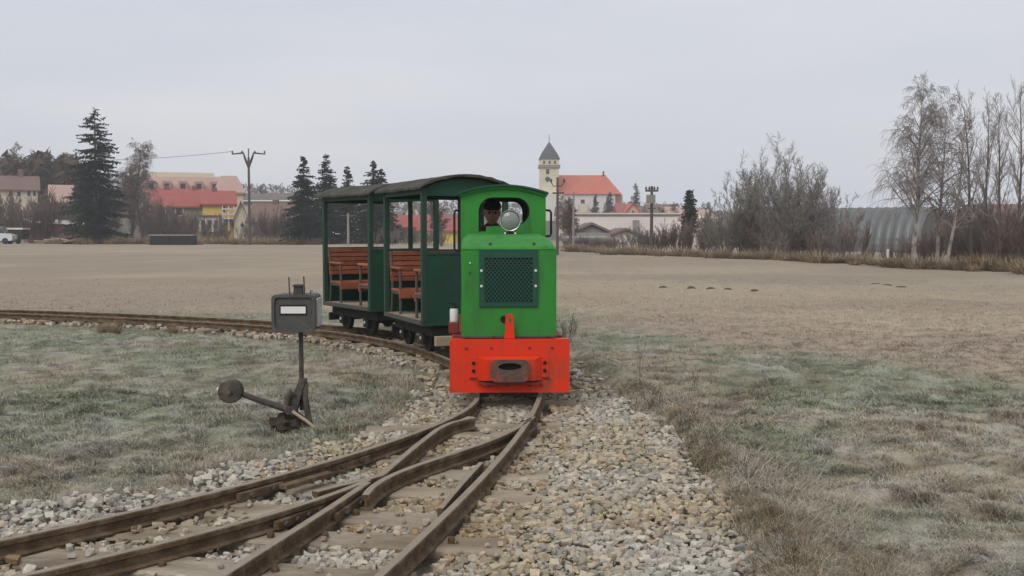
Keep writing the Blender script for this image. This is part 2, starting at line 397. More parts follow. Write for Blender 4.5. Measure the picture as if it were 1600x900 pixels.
# ------------------------------------------------------------------ sleepers first (stones must stay off them)
RAILP = [(-.019, 0), (.019, 0), (.0235, -.005), (.022, -.026), (.008, -.034), (.008, -.068), (.036, -.076), (.036, -.083), (-.036, -.083), (-.036, -.076), (-.008, -.068), (-.008, -.034), (-.022, -.026), (-.0235, -.005)]
ST = RT - .082
sleeper_spans = []
def sleeper_mesh(a, b, wdt, seed):
    a = Vector(a); b = Vector(b); d = (b - a); L = d.length; d.normalize(); n = Vector((-d.y, d.x, 0))
    r = random.Random(seed); k = 10; mb = MB(); vs = []; hw = wdt / 2
    for i in range(k + 1):
        p = a + d * L * i / k; e = r.uniform(-.006, .006); z = ST - .001 + r.uniform(-.007, 0)
        ch = .02 if i in (0, k) else .012
        vs += [p + n * (-hw + e) + Vector((0, 0, z - ch - a.z)), p + n * (-hw + e + .015) + Vector((0, 0, z - a.z)), p + n * (-.01) + Vector((0, 0, z - a.z - r.uniform(0, .006))), p + n * (hw + e - .015) + Vector((0, 0, z - a.z)), p + n * (hw + e) + Vector((0, 0, z - ch - a.z)), p + n * (hw + e) + Vector((0, 0, ST - .13 - a.z)), p + n * (-hw + e) + Vector((0, 0, ST - .13 - a.z))]
    m = 7
    fs = [(i * m + q, i * m + (q + 1) % m, (i + 1) * m + (q + 1) % m, (i + 1) * m + q) for i in range(k) for q in range(m)]
    fs += [tuple(range(m))[::-1], tuple(k * m + q for q in range(m))]
    mb.add(vs, fs); sleeper_spans.append((a.x, a.y, b.x, b.y, hw)); return mb

turnout = thing('railway_turnout', 'rusty narrow gauge turnout whose two routes fork toward the viewer before the green engine', 'railway switch')
T_px = [((572, 668), (876, 663), .20), ((690, 677), (812, 675), .17), ((560, 715), (735, 712), .17), ((590, 738), (857, 739), .22), ((455, 758), (838, 773), .20), ((335, 790), (712, 812), .24), ((175, 824), (790, 849), .22), ((40, 864), (640, 905), .24), ((-160, 915), (560, 985), .24)]
for i, (a, b, wd) in enumerate(T_px):
    sleeper_mesh(G(*a, ST), G(*b, ST), wd, i).build('sleeper', M['sleeper'], turnout)
track = thing('railway_track', 'rusty narrow gauge track curving away left across the frosted field behind the engine', 'railway track')
acc = .3; last = centre[0]
for i in range(1, len(centre)):
    seg = (centre[i] - last).length; acc += seg
    if acc > .56 and centre[i].x > -24:
        acc = 0; t = (centre[i] - centre[i - 1]).normalized(); n = Vector((t.y, -t.x, 0)); c = centre[i]
        jl = rng.uniform(-.06, .06)
        a = c - n * (.56 + jl); b = c + n * (.56 - jl)
        sleeper_mesh((a.x, a.y, ST), (b.x, b.y, ST), .17, 50 + i).build('sleeper', M['sleeper'], track)
    last = centre[i]
BARP = [(-.014, -.004), (.014, -.004), (.016, -.008), (.016, -.075), (-.016, -.075), (-.016, -.008)]
def rail(path, parent, name='rail', lab=None, prof=None):
    o = MB().sweep(prof or RAILP, path).build(name, [M['rust'], M['railtop']], parent, label=lab)
    for p in o.data.polygons:
        if p.normal.z > .8 and p.center.z > RT - .02: p.material_index = 1
    return o
far0 = 3
for s in (-1, 1):
    rail([p for p in offset(centre, s * HG)][far0:], track)
def RP(l, step=.12): return dense([G(u, v, RT) for u, v in l], step)
def smooth_path(pts, deg=4, n=70):
    q = np.array([p[:] for p in pts]); t = np.r_[0, np.cumsum(np.linalg.norm(np.diff(q, axis=0), axis=1))]; s = np.linspace(0, t[-1], n)
    cx, cy = np.polyfit(t, q[:, 0], deg), np.polyfit(t, q[:, 1], deg)
    return [Vector((a, b, q[0, 2])) for a, b in zip(np.polyval(cx, s), np.polyval(cy, s))]
lo = offset(centre, -HG)[far0]; ro = offset(centre, HG)[far0]
A_px = [(732, 633), (722, 645), (700, 656), (660, 672), (630, 683), (592, 695.6), (560, 705), (511, 717.5), (439, 741.6), (362, 762), (320, 773), (212, 798), (106, 820), (0, 843), (-150, 875), (-330, 912)]
D_px = [(842, 634), (836, 650), (821, 666), (800, 685), (783, 704), (757.6, 736), (730, 763), (696, 807), (664, 843), (628, 873), (594, 900), (540, 943), (470, 1000)]
rail(smooth_path([lo] + [G(u, v, RT) for u, v in A_px], 5), turnout, 'stock_rail')
rail(smooth_path([ro] + [G(u, v, RT) for u, v in D_px], 3), turnout, 'stock_rail')
rail(RP([(741, 652), (709, 659), (687, 668.5), (672, 679), (645, 700), (613, 727), (594, 742), (576, 747.5), (530, 758), (492, 768)], .08), turnout, 'switch_blade', 'kinked blade standing open beside the outer rail')
rail(smooth_path(RP([(833, 651), (808, 668), (772, 685), (730, 699.5), (687, 716), (645, 728), (619, 737), (603, 747), (588, 758), (569, 773)], .08), 5, 50), turnout, 'switch_blade', 'blade lying tight against the right rail')
rail(smooth_path(RP([(581, 750), (496, 775.6), (422, 805), (330, 829), (170, 867), (85, 886), (0, 906), (-120, 934), (-300, 975)]), 3), turnout, 'crossing_rail')
rail(smooth_path(RP([(576, 753), (560, 762), (515, 792), (469, 824), (422, 850), (392, 869), (345, 900), (280, 942), (190, 1000)]), 3), turnout, 'crossing_rail')
rail(RP([(752, 721), (723, 752), (688, 793)]), turnout, 'check_rail', 'short straight check rail inside the right rail', BARP)
rail(RP([(517, 731), (480, 741), (442, 752)]), turnout, 'check_rail', 'short flat check bar inside the left rail', [(-.03, -.022), (.03, -.022), (.03, -.045), (-.03, -.045)])
def side_plate(l, side, name, nb, thick=.022, parent=turnout):
    pts = RP(l, .2); mb = MB().sweep([(side * .012, -.034), (side * (.012 + thick + .012), -.034), (side * (.012 + thick + .012), -.074), (side * .012, -.074)], pts)
    o = mb.build(name, M['rust'], parent)
    d = (pts[-1] - pts[0]); d.normalize(); n = Vector((d.y, -d.x, 0)) * side
    for k in range(nb):
        p = pts[0].lerp(pts[-1], (k + .5) / nb) + n * (.012 + thick + .010) + Vector((0, 0, -.054))
        MB().tube([p, p + n * .02], .015, 6).build('bolt', M['iron'], o)
side_plate([(570, 702), (511, 717.5)], -1, 'joint_bar', 2); side_plate([(435, 742.5), (366, 761)], -1, 'joint_bar', 2)
side_plate([(496, 775.6), (424, 804)], -1, 'joint_bar', 4); side_plate([(560, 762), (515, 792)], -1, 'joint_bar', 2); side_plate([(690, 814), (640, 863)], 1, 'joint_bar', 3)
# flat wedge beside the kinked blade
a = G(736, 661, ST); b = G(684, 684, ST)
MB().sweep([(-.03, .0), (.03, 0), (.03, .05), (-.03, .05)], [a, b]).build('guide_plate', M['sleeper'], turnout, label='mossy guide plate beside the kinked blade')
# spikes and chairs where rails cross the sleepers
def seg_x(p, q, s):
    ax, ay, bx, by, hw = s; d = (q.x - p.x) * (by - ay) - (q.y - p.y) * (bx - ax)
    if abs(d) < 1e-9: return None
    t = ((ax - p.x) * (by - ay) - (ay - p.y) * (bx - ax)) / d; u = ((ax - p.x) * (q.y - p.y) - (ay - p.y) * (q.x - p.x)) / d
    return p.lerp(q, t) if 0 <= t < 1 and 0 < u < 1 else None
for rl in (A_px, D_px, [(581, 750), (422, 805), (170, 867), (0, 906)], [(576, 753), (469, 824), (345, 900)]):
    pts = RP(rl, .3)
    for s in sleeper_spans[:9]:
        for p, q in zip(pts, pts[1:]):
            h = seg_x(p, q, s)
            if h:
                t = (q - p).normalized(); n = Vector((t.y, -t.x, 0))
                for sd in (-1, 1):
                    c = h + n * sd * .062
                    MB().lathe([(.019, -.01), (.019, .012), (.012, .024)], 'z', (c.x, c.y, ST), 6).build('rail_spike', M['rust'], turnout)

# ------------------------------------------------------------------ ballast stones
def on_sleeper(x, y, m=.03):
    r = np.zeros(x.shape, bool)
    for ax, ay, bx, by, hw in sleeper_spans:
        dx, dy = bx - ax, by - ay; L = math.hypot(dx, dy)
        if (min(ay, by) > y.max()) : continue
        t = ((x - ax) * dx + (y - ay) * dy) / L; dn = np.abs((x - ax) * dy - (y - ay) * dx) / L
        r |= (t > -m) & (t < L + m) & (dn < hw + m)
    return r
rail_lines = [RP(l, .15) for l in (A_px, D_px, [(741, 652), (687, 668.5), (645, 700), (594, 742), (492, 768)], [(833, 651), (772, 685), (687, 716), (619, 737), (569, 773)], [(581, 750), (422, 805), (170, 867), (0, 906), (-300, 975)], [(576, 753), (469, 824), (345, 900), (190, 1000)], [(754, 721), (693, 793)])] + [offset(centre, -HG), offset(centre, HG)]
def on_rail(x, y, m):
    r = np.zeros(x.shape, bool)
    for l in rail_lines:
        for p, q in zip(l, l[1:]):
            dx, dy = q.x - p.x, q.y - p.y; L2 = dx * dx + dy * dy
            if L2 < 1e-9: continue
            t = np.clip(((x - p.x) * dx + (y - p.y) * dy) / L2, 0, 1)
            r |= ((x - p.x - t * dx) ** 2 + (y - p.y - t * dy) ** 2) < m * m
    return r
def stone_shapes(k=10):
    shp = []
    for i in range(k):
        r = random.Random(400 + i); bm = bmesh.new(); e = Vector((r.uniform(.8, 1.35), r.uniform(.7, 1.0), r.uniform(.5, .8)))
        for q in range(10):
            v = Vector(((1 if q & 1 else -1) * r.uniform(.35, .95), (1 if q & 2 else -1) * r.uniform(.35, .95), (1 if q & 4 else -1) * r.uniform(.3, .95))) if q < 8 else Vector((r.gauss(0, 1), r.gauss(0, 1), r.gauss(0, 1))).normalized() * 1.15
            bm.verts.new((v.x * e.x, v.y * e.y, v.z * e.z))
        h = bmesh.ops.convex_hull(bm, input=bm.verts[:])
        bmesh.ops.delete(bm, geom=[g for g in h['geom_interior'] if isinstance(g, bmesh.types.BMVert)], context='VERTS')
        bmesh.ops.triangulate(bm, faces=bm.faces[:]); bm.verts.index_update()
        shp.append((np.array([v.co[:] for v in bm.verts]), np.array([[v.index for v in f.verts] for f in bm.faces]))); bm.free()
    return shp
shapes = stone_shapes()
def scatter(x0, x1, y0, y1, sp):
    a = np.arange(x0, x1, sp); b = np.arange(y0, y1, sp); p, q = np.meshgrid(a, b)
    p = p + nrg.uniform(-.5, .5, p.shape) * sp; q = q + nrg.uniform(-.5, .5, q.shape) * sp
    return p.ravel(), q.ravel()
px, py = [], []; pr = []
for x0, x1, y0, y1, sp, r0, r1 in ((-3.6, 2.2, 2.3, 5.2, .0285, .013, .033), (-3.6, 2.2, 5.2, 9.2, .034, .016, .035), (-4, 1.2, 9.2, 16.2, .065, .024, .042), (-14, -3.5, 14.6, 20, .10, .03, .05)):
    a, b = scatter(x0, x1, y0, y1, sp); k = bal_amount(a, b); inside = np.abs(a) < .62 * b + .4
    keep = (k > 0) & (nrg.random(a.shape) < np.clip(.25 + k * 5, 0, 1)) & inside
    keep &= (b < 9.2) | (nrg.random(a.shape) < .62)
    a, b = a[keep], b[keep]; px.append(a); py.append(b); pr.append(r0 + (r1 - r0) * nrg.random(len(a)) ** 1.6)
px = np.concatenate(px); py = np.concatenate(py); pr = np.concatenate(pr)
ons = on_sleeper(px, py, .0); keep = (~ons | (nrg.random(len(px)) < .035)) & ~on_rail(px, py, .052)
px, py, pr, ons = px[keep], py[keep], pr[keep], ons[keep]
pz = np.where(ons, ST + pr * .3, -.004 + nrg.uniform(-.014, .02, len(px)) + .018 * fbm(px * 2, py * 2, 15))
pz = pz + .05 * sstep(-.15, -.65, px) * (py < 7) * sstep(0, .35, .35 - in_ballast(px, py))   # stones heaped outside the left rail
# yellowish, greyish and frosted patches in the stones
cn_ = fbm(px * 1.3, py * 1.3, 25); rr = nrg.random(len(px))[:, None]
ca = np.array([.40, .335, .235]); cb = np.array([.445, .41, .35]); cc = np.array([.35, .325, .28]); cd = np.array([.37, .285, .20])
k1 = sstep(.38, .62, cn_)[:, None]
sc_ = ca * (1 - k1) + cb * k1
sc_ = np.where(rr < .22, cc, np.where(rr > .94, cd, sc_)); sc_ = sc_ * (.72 + .52 * nrg.random((len(px), 1)))
st_ = np.where(on_rail(px, py, .17), .8, np.where(on_rail(px, py, .34), .4, 0.0)) * sstep(.3, .6, fbm(px * 3, py * 3, 77)); sc_ = sc_ * (1 - st_[:, None] * np.array([.25, .36, .5]))
dist = np.hypot(px, py)
vis = (np.abs(px) < .49 * py) & (py > 2.9) & ~ons
order = np.argsort(np.where(vis, py / pr, 1e9)); single = np.zeros(len(px), bool); single[order[:300]] = True
def rotmats(n):
    a = nrg.uniform(0, 2 * np.pi, n); b = nrg.normal(0, .45, n); ca_, sa = np.cos(a), np.sin(a); cb_, sb = np.cos(b), np.sin(b)
    m = np.zeros((n, 3, 3)); m[:, 0, 0] = ca_; m[:, 0, 1] = -sa * cb_; m[:, 0, 2] = sa * sb; m[:, 1, 0] = sa; m[:, 1, 1] = ca_ * cb_; m[:, 1, 2] = -ca_ * sb; m[:, 2, 1] = sb; m[:, 2, 2] = cb_
    return m
VV, FF, CC = [], [], []; off = 0
sid = nrg.integers(0, len(shapes), len(px))
for s in range(len(shapes)):
    idx = np.where((sid == s) & ~single)[0]; V, Fs = shapes[s]
    if not len(idx): continue
    mm_ = rotmats(len(idx)); P = np.einsum('nij,vj->nvi', mm_, V) * pr[idx][:, None, None] + np.stack([px[idx], py[idx], pz[idx]], 1)[:, None, :]
    n, v = P.shape[:2]; VV.append(P.reshape(-1, 3)); CC.append(np.repeat(sc_[idx], v, 0))
    FF.append((Fs[None] + (np.arange(n) * v)[:, None, None]).reshape(-1, 3) + off); off += n * v
bed = MB()
bp_ = [p for p in bal_poly]; bed.add([(p.x, p.y, -.085) for p in bp_] + [(p.x, p.y, -.2) for p in bp_], [tuple(range(len(bp_)))] + [(i, (i + 1) % len(bp_), len(bp_) + (i + 1) % len(bp_), len(bp_) + i) for i in range(len(bp_))])
bed = bed.build('ballast_bed', M['soil'], kind='structure')
link('loose_ballast', np_mesh('loose_ballast', np.concatenate(VV), np.concatenate(FF), M['stone'], np.concatenate(CC)), bed, kind='stuff')
smesh = []
for s, (V, Fs) in enumerate(shapes):
    for q, mt in enumerate((M['stone1'], M['stone2'])): smesh.append(np_mesh('ballast_stone', V, Fs, mt))
for i in np.where(single)[0]:
    o = link('ballast_stone', smesh[sid[i] * 2 + (1 if sc_[i][2] > .27 else 0)], bed, (px[i], py[i], pz[i]))
    o.scale = (pr[i],) * 3; o.rotation_euler = (rng.uniform(-.5, .5), rng.uniform(-.3, .3), rng.uniform(0, 6.28))

# ------------------------------------------------------------------ grass
def blades(name, x, y, L, wd, lean, ldir, col, tip=1.15, kind='stuff', simple=False):
    n = len(x); z = ground_z_fast(x, y)
    th = nrg.uniform(0, 2 * np.pi, n); dirx = np.cos(ldir); diry = np.sin(ldir)
    bx, by = np.cos(th), np.sin(th)
    b = np.stack([x, y, z - .01], 1); s = np.stack([bx, by, np.zeros(n)], 1) * (wd / 2)[:, None]
    h1 = np.stack([dirx * np.sin(lean * .5), diry * np.sin(lean * .5), np.cos(lean * .5)], 1) * (L * .55)[:, None]
    h2 = h1 + np.stack([dirx * np.sin(lean * 1.25), diry * np.sin(lean * 1.25), np.cos(lean * 1.25)], 1) * (L * .5)[:, None]
    if simple:
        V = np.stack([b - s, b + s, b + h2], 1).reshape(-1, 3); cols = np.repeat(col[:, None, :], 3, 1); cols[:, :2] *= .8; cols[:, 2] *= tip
        return link(name, np_mesh(name, V, np.arange(3 * n).reshape(-1, 3), M['blade'], np.clip(cols, 0, .6).reshape(-1, 3)), kind=kind)
    V = np.stack([b - s, b + s, b + h1 + s * .7, b + h1 - s * .7, b + h2], 1).reshape(-1, 3)
    k = (np.arange(n) * 5)[:, None]
    Fs = np.concatenate([k + np.array([[0, 1, 2]]), k + np.array([[0, 2, 3]]), k + np.array([[3, 2, 4]])])
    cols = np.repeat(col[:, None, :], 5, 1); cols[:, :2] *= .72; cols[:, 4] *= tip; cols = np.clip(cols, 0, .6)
    return link(name, np_mesh(name, V, Fs, M['blade'], cols.reshape(-1, 3)), kind=kind)
from bisect import bisect
def ground_z_fast(x, y):
    i = np.clip(np.searchsorted(xs, x) - 1, 0, nx - 2); j = np.clip(np.searchsorted(ys, y) - 1, 0, ny - 2)
    fx = (x - xs[i]) / (xs[i + 1] - xs[i]); fy = (y - ys[j]) / (ys[j + 1] - ys[j])
    return (gz[j, i] * (1 - fx) + gz[j, i + 1] * fx) * (1 - fy) + (gz[j + 1, i] * (1 - fx) + gz[j + 1, i + 1] * fx) * fy
def near_pts(n, y0, y1, p):
    y = (y0 ** (1 - p) + nrg.random(n) * (y1 ** (1 - p) - y0 ** (1 - p))) ** (1 / (1 - p))
    x = nrg.uniform(-.62, .62, n) * y + nrg.uniform(-.4, .4, n); return x, y
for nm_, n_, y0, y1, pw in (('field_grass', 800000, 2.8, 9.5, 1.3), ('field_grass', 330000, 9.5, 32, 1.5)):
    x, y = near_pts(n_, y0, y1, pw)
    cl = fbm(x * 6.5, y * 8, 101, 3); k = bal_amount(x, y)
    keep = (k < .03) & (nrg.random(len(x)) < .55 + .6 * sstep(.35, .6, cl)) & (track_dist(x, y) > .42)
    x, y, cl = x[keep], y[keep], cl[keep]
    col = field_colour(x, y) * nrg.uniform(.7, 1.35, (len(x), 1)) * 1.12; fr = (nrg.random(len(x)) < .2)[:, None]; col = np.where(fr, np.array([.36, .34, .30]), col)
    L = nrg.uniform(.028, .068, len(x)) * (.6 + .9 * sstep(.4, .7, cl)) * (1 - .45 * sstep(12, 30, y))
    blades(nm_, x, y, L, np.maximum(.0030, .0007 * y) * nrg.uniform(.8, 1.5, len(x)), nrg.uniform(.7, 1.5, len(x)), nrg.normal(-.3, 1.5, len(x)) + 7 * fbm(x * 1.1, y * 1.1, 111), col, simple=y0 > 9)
# long withered grass on the lip right of the stones and along both edges
x, y = near_pts(420000, 2.8, 13, 1.4); d = in_ballast(x, y)
td = track_dist(x, y)
ed = np.where(x > .1, np.exp(-((d + .26 + .3 * (fbm(x * 2, y * 2, 3) - .5)) / .30) ** 2), .55 * np.exp(-((d + .12) / .22) ** 2) * (y > 4.6) * (x < 0)) * (y < 9.5)
ed = np.maximum(ed, .5 * np.exp(-((td - .95) / .22) ** 2) * (y > 8.5) * (x < -.4))
clm = sstep(.36, .6, fbm(x * 2.3, y * 2.3, 121, 3))
keep = (nrg.random(len(x)) < ed * (.15 + clm)) & (bal_amount(x, y) < .04 + .26 * nrg.random(len(x)) ** 2) & (td > .5)
x, y = x[keep], y[keep]; n = len(x)
cc_ = np.array([.43, .37, .285]) * (1 - nrg.random((n, 1)) * .45) + np.array([.08, .08, .075]) * nrg.random((n, 1)); bw = (fbm(x * 1.6, y * 1.6, 131) > .66)[:, None]; cc_ = np.where(bw, cc_ * np.array([.85, .76, .65]), cc_); lip = (in_ballast(x, y) > -.16) & (x > 0) & (fbm(x * 2.1, y * 2.1, 151) > .44); cc_ = np.where(lip[:, None], cc_ * np.array([.55, .47, .38]), cc_)  # blades by the stones darkened: shadow edge of the bank put into their colour
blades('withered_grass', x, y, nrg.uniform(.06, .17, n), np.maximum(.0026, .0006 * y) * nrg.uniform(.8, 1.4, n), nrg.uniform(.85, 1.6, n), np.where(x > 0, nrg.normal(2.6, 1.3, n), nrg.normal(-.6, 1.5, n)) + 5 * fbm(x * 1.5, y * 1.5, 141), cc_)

# ------------------------------------------------------------------ the engine
def arc(cx, cz, rx, rz, a0, a1, n): return [(cx + rx * math.cos(R(a0 + (a1 - a0) * i / n)), cz + rz * math.sin(R(a0 + (a1 - a0) * i / n))) for i in range(n + 1)]
def rrect(x0, x1, z0, z1, r, n=4):
    return arc(x1 - r, z1 - r, r, r, 0, 90, n) + arc(x0 + r, z1 - r, r, r, 90, 180, n) + arc(x0 + r, z0 + r, r, r, 180, 270, n) + arc(x1 - r, z0 + r, r, r, 270, 360, n)
def bolt(parent, x, z, y, r=.012, m='iron', h=.012, name='bolt'):
    return MB().lathe([(r, 0), (r, -h * .7), (r * .6, -h)], 'y', (x, y, z), 8).build(name, M[m], parent)
LOCO_D = 8.52; LYAW = R(2.9)
loco = thing('locomotive', 'small bright green narrow gauge diesel engine with orange buffer beam and round headlight', 'locomotive', (X(796.5, LOCO_D), LOCO_D, RT), LYAW)
# buffer beam
bo = [(-.503, .05), (.503, .045), (.503, .46)] + arc(.475, .465, .028, .032, 0, 90, 4) + arc(-.482, .475, .02, .022, 90, 180, 3)
beam = MB().plate(bo, [], 0, .035).build('buffer_beam', M['orange'], loco)
MB().box(-.49, .49, .036, .20, .44, .485).build('beam_flange', M['orange'], beam)
for x in (-.365, -.155, .165, .355): bolt(beam, x, .425, 0, .013, 'darkred')
for x in (-.17, .17, .27, -.02): bolt(beam, x, .105, 0, .010, 'darkred')
MB().plate([(-.335, .165), (.325, .165), (.325, .345), (-.335, .345)], [], -.012, -.001).build('coupler_plate', M['orange'], loco)
cm = MB()
cm.add([(-.27, -.012, .155), (.27, -.012, .155), (.27, -.012, .355), (-.27, -.012, .355), (-.20, -.085, .16), (.20, -.085, .16), (.20, -.085, .335), (-.20, -.085, .335)], [(0, 1, 5, 4), (1, 2, 6, 5), (2, 3, 7, 6), (3, 0, 4, 7), (4, 5, 6, 7)])
cpl = cm.build('coupler_box', M['orange'], loco)
for sx in (-1, 1):
    for z in (.30, .235): bolt(cpl, sx * .298 - .005, z, -.012, .016, 'hole', .016)
    MB().box(sx * .30 - .035, sx * .30 + .03, -.02, -.013, .172, .182).build('weld_strip', M['darkred'], cpl)
# rusty pocket with its slot
po = rrect(-.165, .155, .155, .338, .05); pi = arc(.0, .283, .098, .034, 45, 315, 3)
slot = arc(-.004, .282, .097, .032, 0, 360, 16)[:-1]
pk = MB().plate(po, [slot], -.135, -.086).build('coupler_pocket', M['pocket'], loco)
MB().box(-.10, .10, -.088, -.0865, .24, .32).build('pocket_slot', M['hole'], pk)
MB().plate([(-.27, .143), (.27, .143), (.22, .118), (-.22, .118)], [], -.05, -.002).build('coupler_shelf', M['darkred'], loco)
# lifting hook with eye
hk = MB().plate([(-.045, .50), (.045, .50), (.037, .56), (.034, .67)] + arc(0, .672, .034, .034, 0, 180, 8) + [(-.034, .67), (-.037, .56)], [arc(.006, .655, .013, .028, 0, 360, 10)[:-1]], .03, .058).build('hook_bar', M['orange'], loco)
MB().lathe([(.03, .117), (.03, .1185)], 'y', (-.045, 0, .655), 14).build('starter_hole', M['hole'], loco)
# hood
HY = .125
hf = MB().box(-.4025, .4025, HY, HY + .02, .505, 1.243, .008).build('hood_front', M['green'], loco)
MB().box(-.40, .40, HY - .012, HY + .01, .497, .512).build('hood_ledge', M['benchmetal'], hf)
for x in (-.36, -.13, .13, .33): bolt(hf, x, .506, HY - .012, .010, 'iron')
for x, z in ((-.33, 1.13), (-.33, 1.05)): bolt(hf, x, z, HY, .008, 'whitebolt' if z > 1.1 else 'iron')
def hsec(y, top, rx, rz, n=5):
    return [(p[0], y, p[1]) for p in [(-.4025, .5)] + [(-.4025, top - rz)] + arc(-.4025 + rx, top - rz, rx, rz, 180, 90, n)[1:] + arc(.4025 - rx, top - rz, rx, rz, 90, 0, n) + [(.4025, .5)]]
hm_ = MB(); secs = [hsec(HY + .021, 1.247, .02, .01), hsec(HY + .03, 1.268, .035, .03), hsec(.34, 1.325, .085, .075), hsec(.60, 1.358, .10, .10), hsec(1.28, 1.376, .10, .10)]
k = len(secs[0])
hm_.add([p for s in secs for p in s], [(i * k + j, i * k + j + 1, (i + 1) * k + j + 1, (i + 1) * k + j) for i in range(len(secs) - 1) for j in range(k - 1)])
hood = hm_.build('hood', M['green'], loco, True)
MB().box(-.405, .405, HY - .004, HY + .024, 1.243, 1.249).build('hood_seam', M['green'], hood)
for x in (-.155, .215):
    MB().lathe([(.013, 0), (.013, .014), (.006, .02)], 'z', (x, .20, 1.283), 10).build('hood_stud', M['iron'], hood)
for sx in (-1, 1):
    for i in range(5): MB().box(sx * .4025 - .006, sx * .4025 + .006, .45 + i * .13, .53 + i * .13, .80, 1.12).build('louvre', M['greendk'], hood)
# grille
gx0, gx1, gz0, gz1 = -.252, .243, .762, 1.240
gr = MB().plate([(gx0, gz0), (gx1, gz0), (gx1, gz1), (gx0, gz1)], [[(gx0 + .045, gz0 + .035), (gx1 - .045, gz0 + .035), (gx1 - .045, gz1 - .065), (gx0 + .045, gz1 - .065)]], HY - .016, HY - .0025).build('radiator_grille', M['greendk'], loco)
ix0, ix1, iz0, iz1 = gx0 + .045, gx1 - .045, gz0 + .035, gz1 - .065
MB().box(ix0 - .004, ix1 + .004, HY - .0022, HY - .001, iz0 - .004, iz1 + .004).build('radiator_core', M['hole'], gr)
lat = MB(); stp = .034
def clipseg(c, sgn):
    pts = []
    for t in np.linspace(-1, 1, 400):
        x = t * .6; z = c + sgn * x * 1.15
        if ix0 <= x <= ix1 and iz0 <= z <= iz1: pts.append((x, z))
    return (pts[0], pts[-1]) if len(pts) > 4 else None
for i in range(-12, 70):
    for sgn in (1, -1):
        q = clipseg(.5 + i * stp * 1.15, sgn)
        if q:
            (xa, za), (xb, zb) = q; yy = HY - (.011 if sgn > 0 else .0085); h = .0068
            lat.add([(xa, yy, za - h), (xb, yy, zb - h), (xb, yy, zb + h), (xa, yy, za + h), (xa, yy + .002, za - h), (xb, yy + .002, zb - h), (xb, yy + .002, zb + h), (xa, yy + .002, za + h)], [(0, 1, 2, 3), (4, 5, 6, 7), (0, 1, 5, 4), (2, 3, 7, 6), (1, 2, 6, 5), (3, 0, 4, 7)])
lat.build('grille_mesh', M['greendk'], gr, kind='stuff')
for x in (gx0 + .018, gx1 - .018):
    for z in (1.065, .935): bolt(gr, x, z, HY - .016, .012, 'whitebolt', .01)
MB().box(-.150, -.142, HY - .02, HY - .0165, 1.125, 1.235).build('scrape_mark', M['post'], gr)
# headlight
hx, hy, hz = .052, 1.02, 1.495
hl = MB().lathe([(.0, .11), (.045, .105), (.078, .07), (.095, .02), (.1, 0), (.1, -.008), (.09, -.012)], 'y', (hx, hy, hz), 28).build('headlight', M['benchmetal'], loco, True)
MB().lathe([(.02, .085), (.055, .065), (.08, .02), (.092, -.004)], 'y', (hx, hy, hz), 28).build('reflector', M['chrome'], hl, True)
MB().lathe([(.100, .004), (.101, -.008), (.096, -.016), (.090, -.014), (.090, -.004)], 'y', (hx, hy, hz), 28).build('lamp_rim', M['chrome'], hl, True)
MB().lathe([(.0, -.034), (.03, -.031), (.06, -.023), (.088, -.008)], 'y', (hx, hy, hz), 28).build('lamp_glass', M['lens'], hl, True)
MB().lathe([(.0, -.004), (.016, .0), (.018, .02), (.012, .05)], 'y', (hx, hy, hz), 12).build('bulb', M['white'], hl, True)
MB().tube([(hx, hy + .05, hz - .09), (hx, hy + .05, 1.35)], .016, 8).build('lamp_stem', M['black'], hl)
fo = MB().box(hx - .06, hx + .06, hy, hy + .09, 1.362, 1.388, .004).build('lamp_foot', M['black'], hl)
for sx in (-1, 1): MB().lathe([(.011, 0), (.011, -.010), (.005, -.014)], 'y', (hx + sx * .048, hy, 1.376), 8).build('bolt', M['whitebolt'], fo)
# cab
CY0, CY1, HWC = 1.28, 2.25, .4065
def roofline(n=14, e=0, dz=0): return [(-(HWC + e) + 2 * (HWC + e) * i / n, 1.742 + dz + .075 * (1 - (-1 + 2 * i / n) ** 2)) for i in range(n + 1)]
win = [(-.235, 1.393), (-.165, 1.393), (-.165, 1.44), (.12, 1.452)] + arc(.120, 1.585, .134, .133, -90, 90, 10)[1:] + arc(-.101, 1.585, .134, .133, 90, 180, 6)
cabf = MB().plate([(HWC, .5), (-HWC, .5)][::-1] + roofline()[::-1], [win], CY0, CY0 + .018).build('cab_front', M['green'], loco)
rim = MB(); n = len(win)
wi = [(x * .955, 1.57 + (z - 1.57) * .94) for x, z in win]
MB().plate(win, [wi], CY0 + .019, CY0 + .05).build('window_rubber', M['hole'], cabf)
wr = rrect(-.30, .24, 1.22, 1.70, .10, 6)
MB().plate([(-HWC, .5), (HWC, .5)] + roofline()[::-1], [wr], CY1 - .018, CY1).build('cab_rear', M['wagon'], loco)
for sx in (-1, 1):
    pts = [(CY0 + .019, .5), (CY0 + .24, .5), (CY0 + .24, 1.15), (CY0 + .30, 1.20), (CY1 - .24, 1.20), (CY1 - .2, 1.15), (CY1 - .019, .5)]
    mb = MB()
    for a, b, z0, z1 in ((CY0 + .019, CY0 + .26, .5, 1.76), (CY1 - .24, CY1 - .019, .5, 1.76), (CY0 + .26, CY1 - .24, 1.62, 1.76), (CY0 + .26, CY1 - .24, .5, .95)):
        mb.box(sx * HWC - .009 - sx * .010, sx * HWC + .009 - sx * .010, a, b, z0, z1)
    mb.build('cab_side', M['green'], loco)
    hr = [(sx * .400, CY0 + .10, 1.60), (sx * .455, CY0 + .10, 1.595), (sx * .467, CY0 + .10, 1.575), (sx * .467, CY0 + .10, 1.37 if sx > 0 else 1.23), (sx * .455, CY0 + .10, 1.35 if sx > 0 else 1.21), (sx * .400, CY0 + .10, 1.345 if sx > 0 else 1.21)]
    MB().tube(hr, .011, 8).build('grab_rail', M['black'], loco, True)
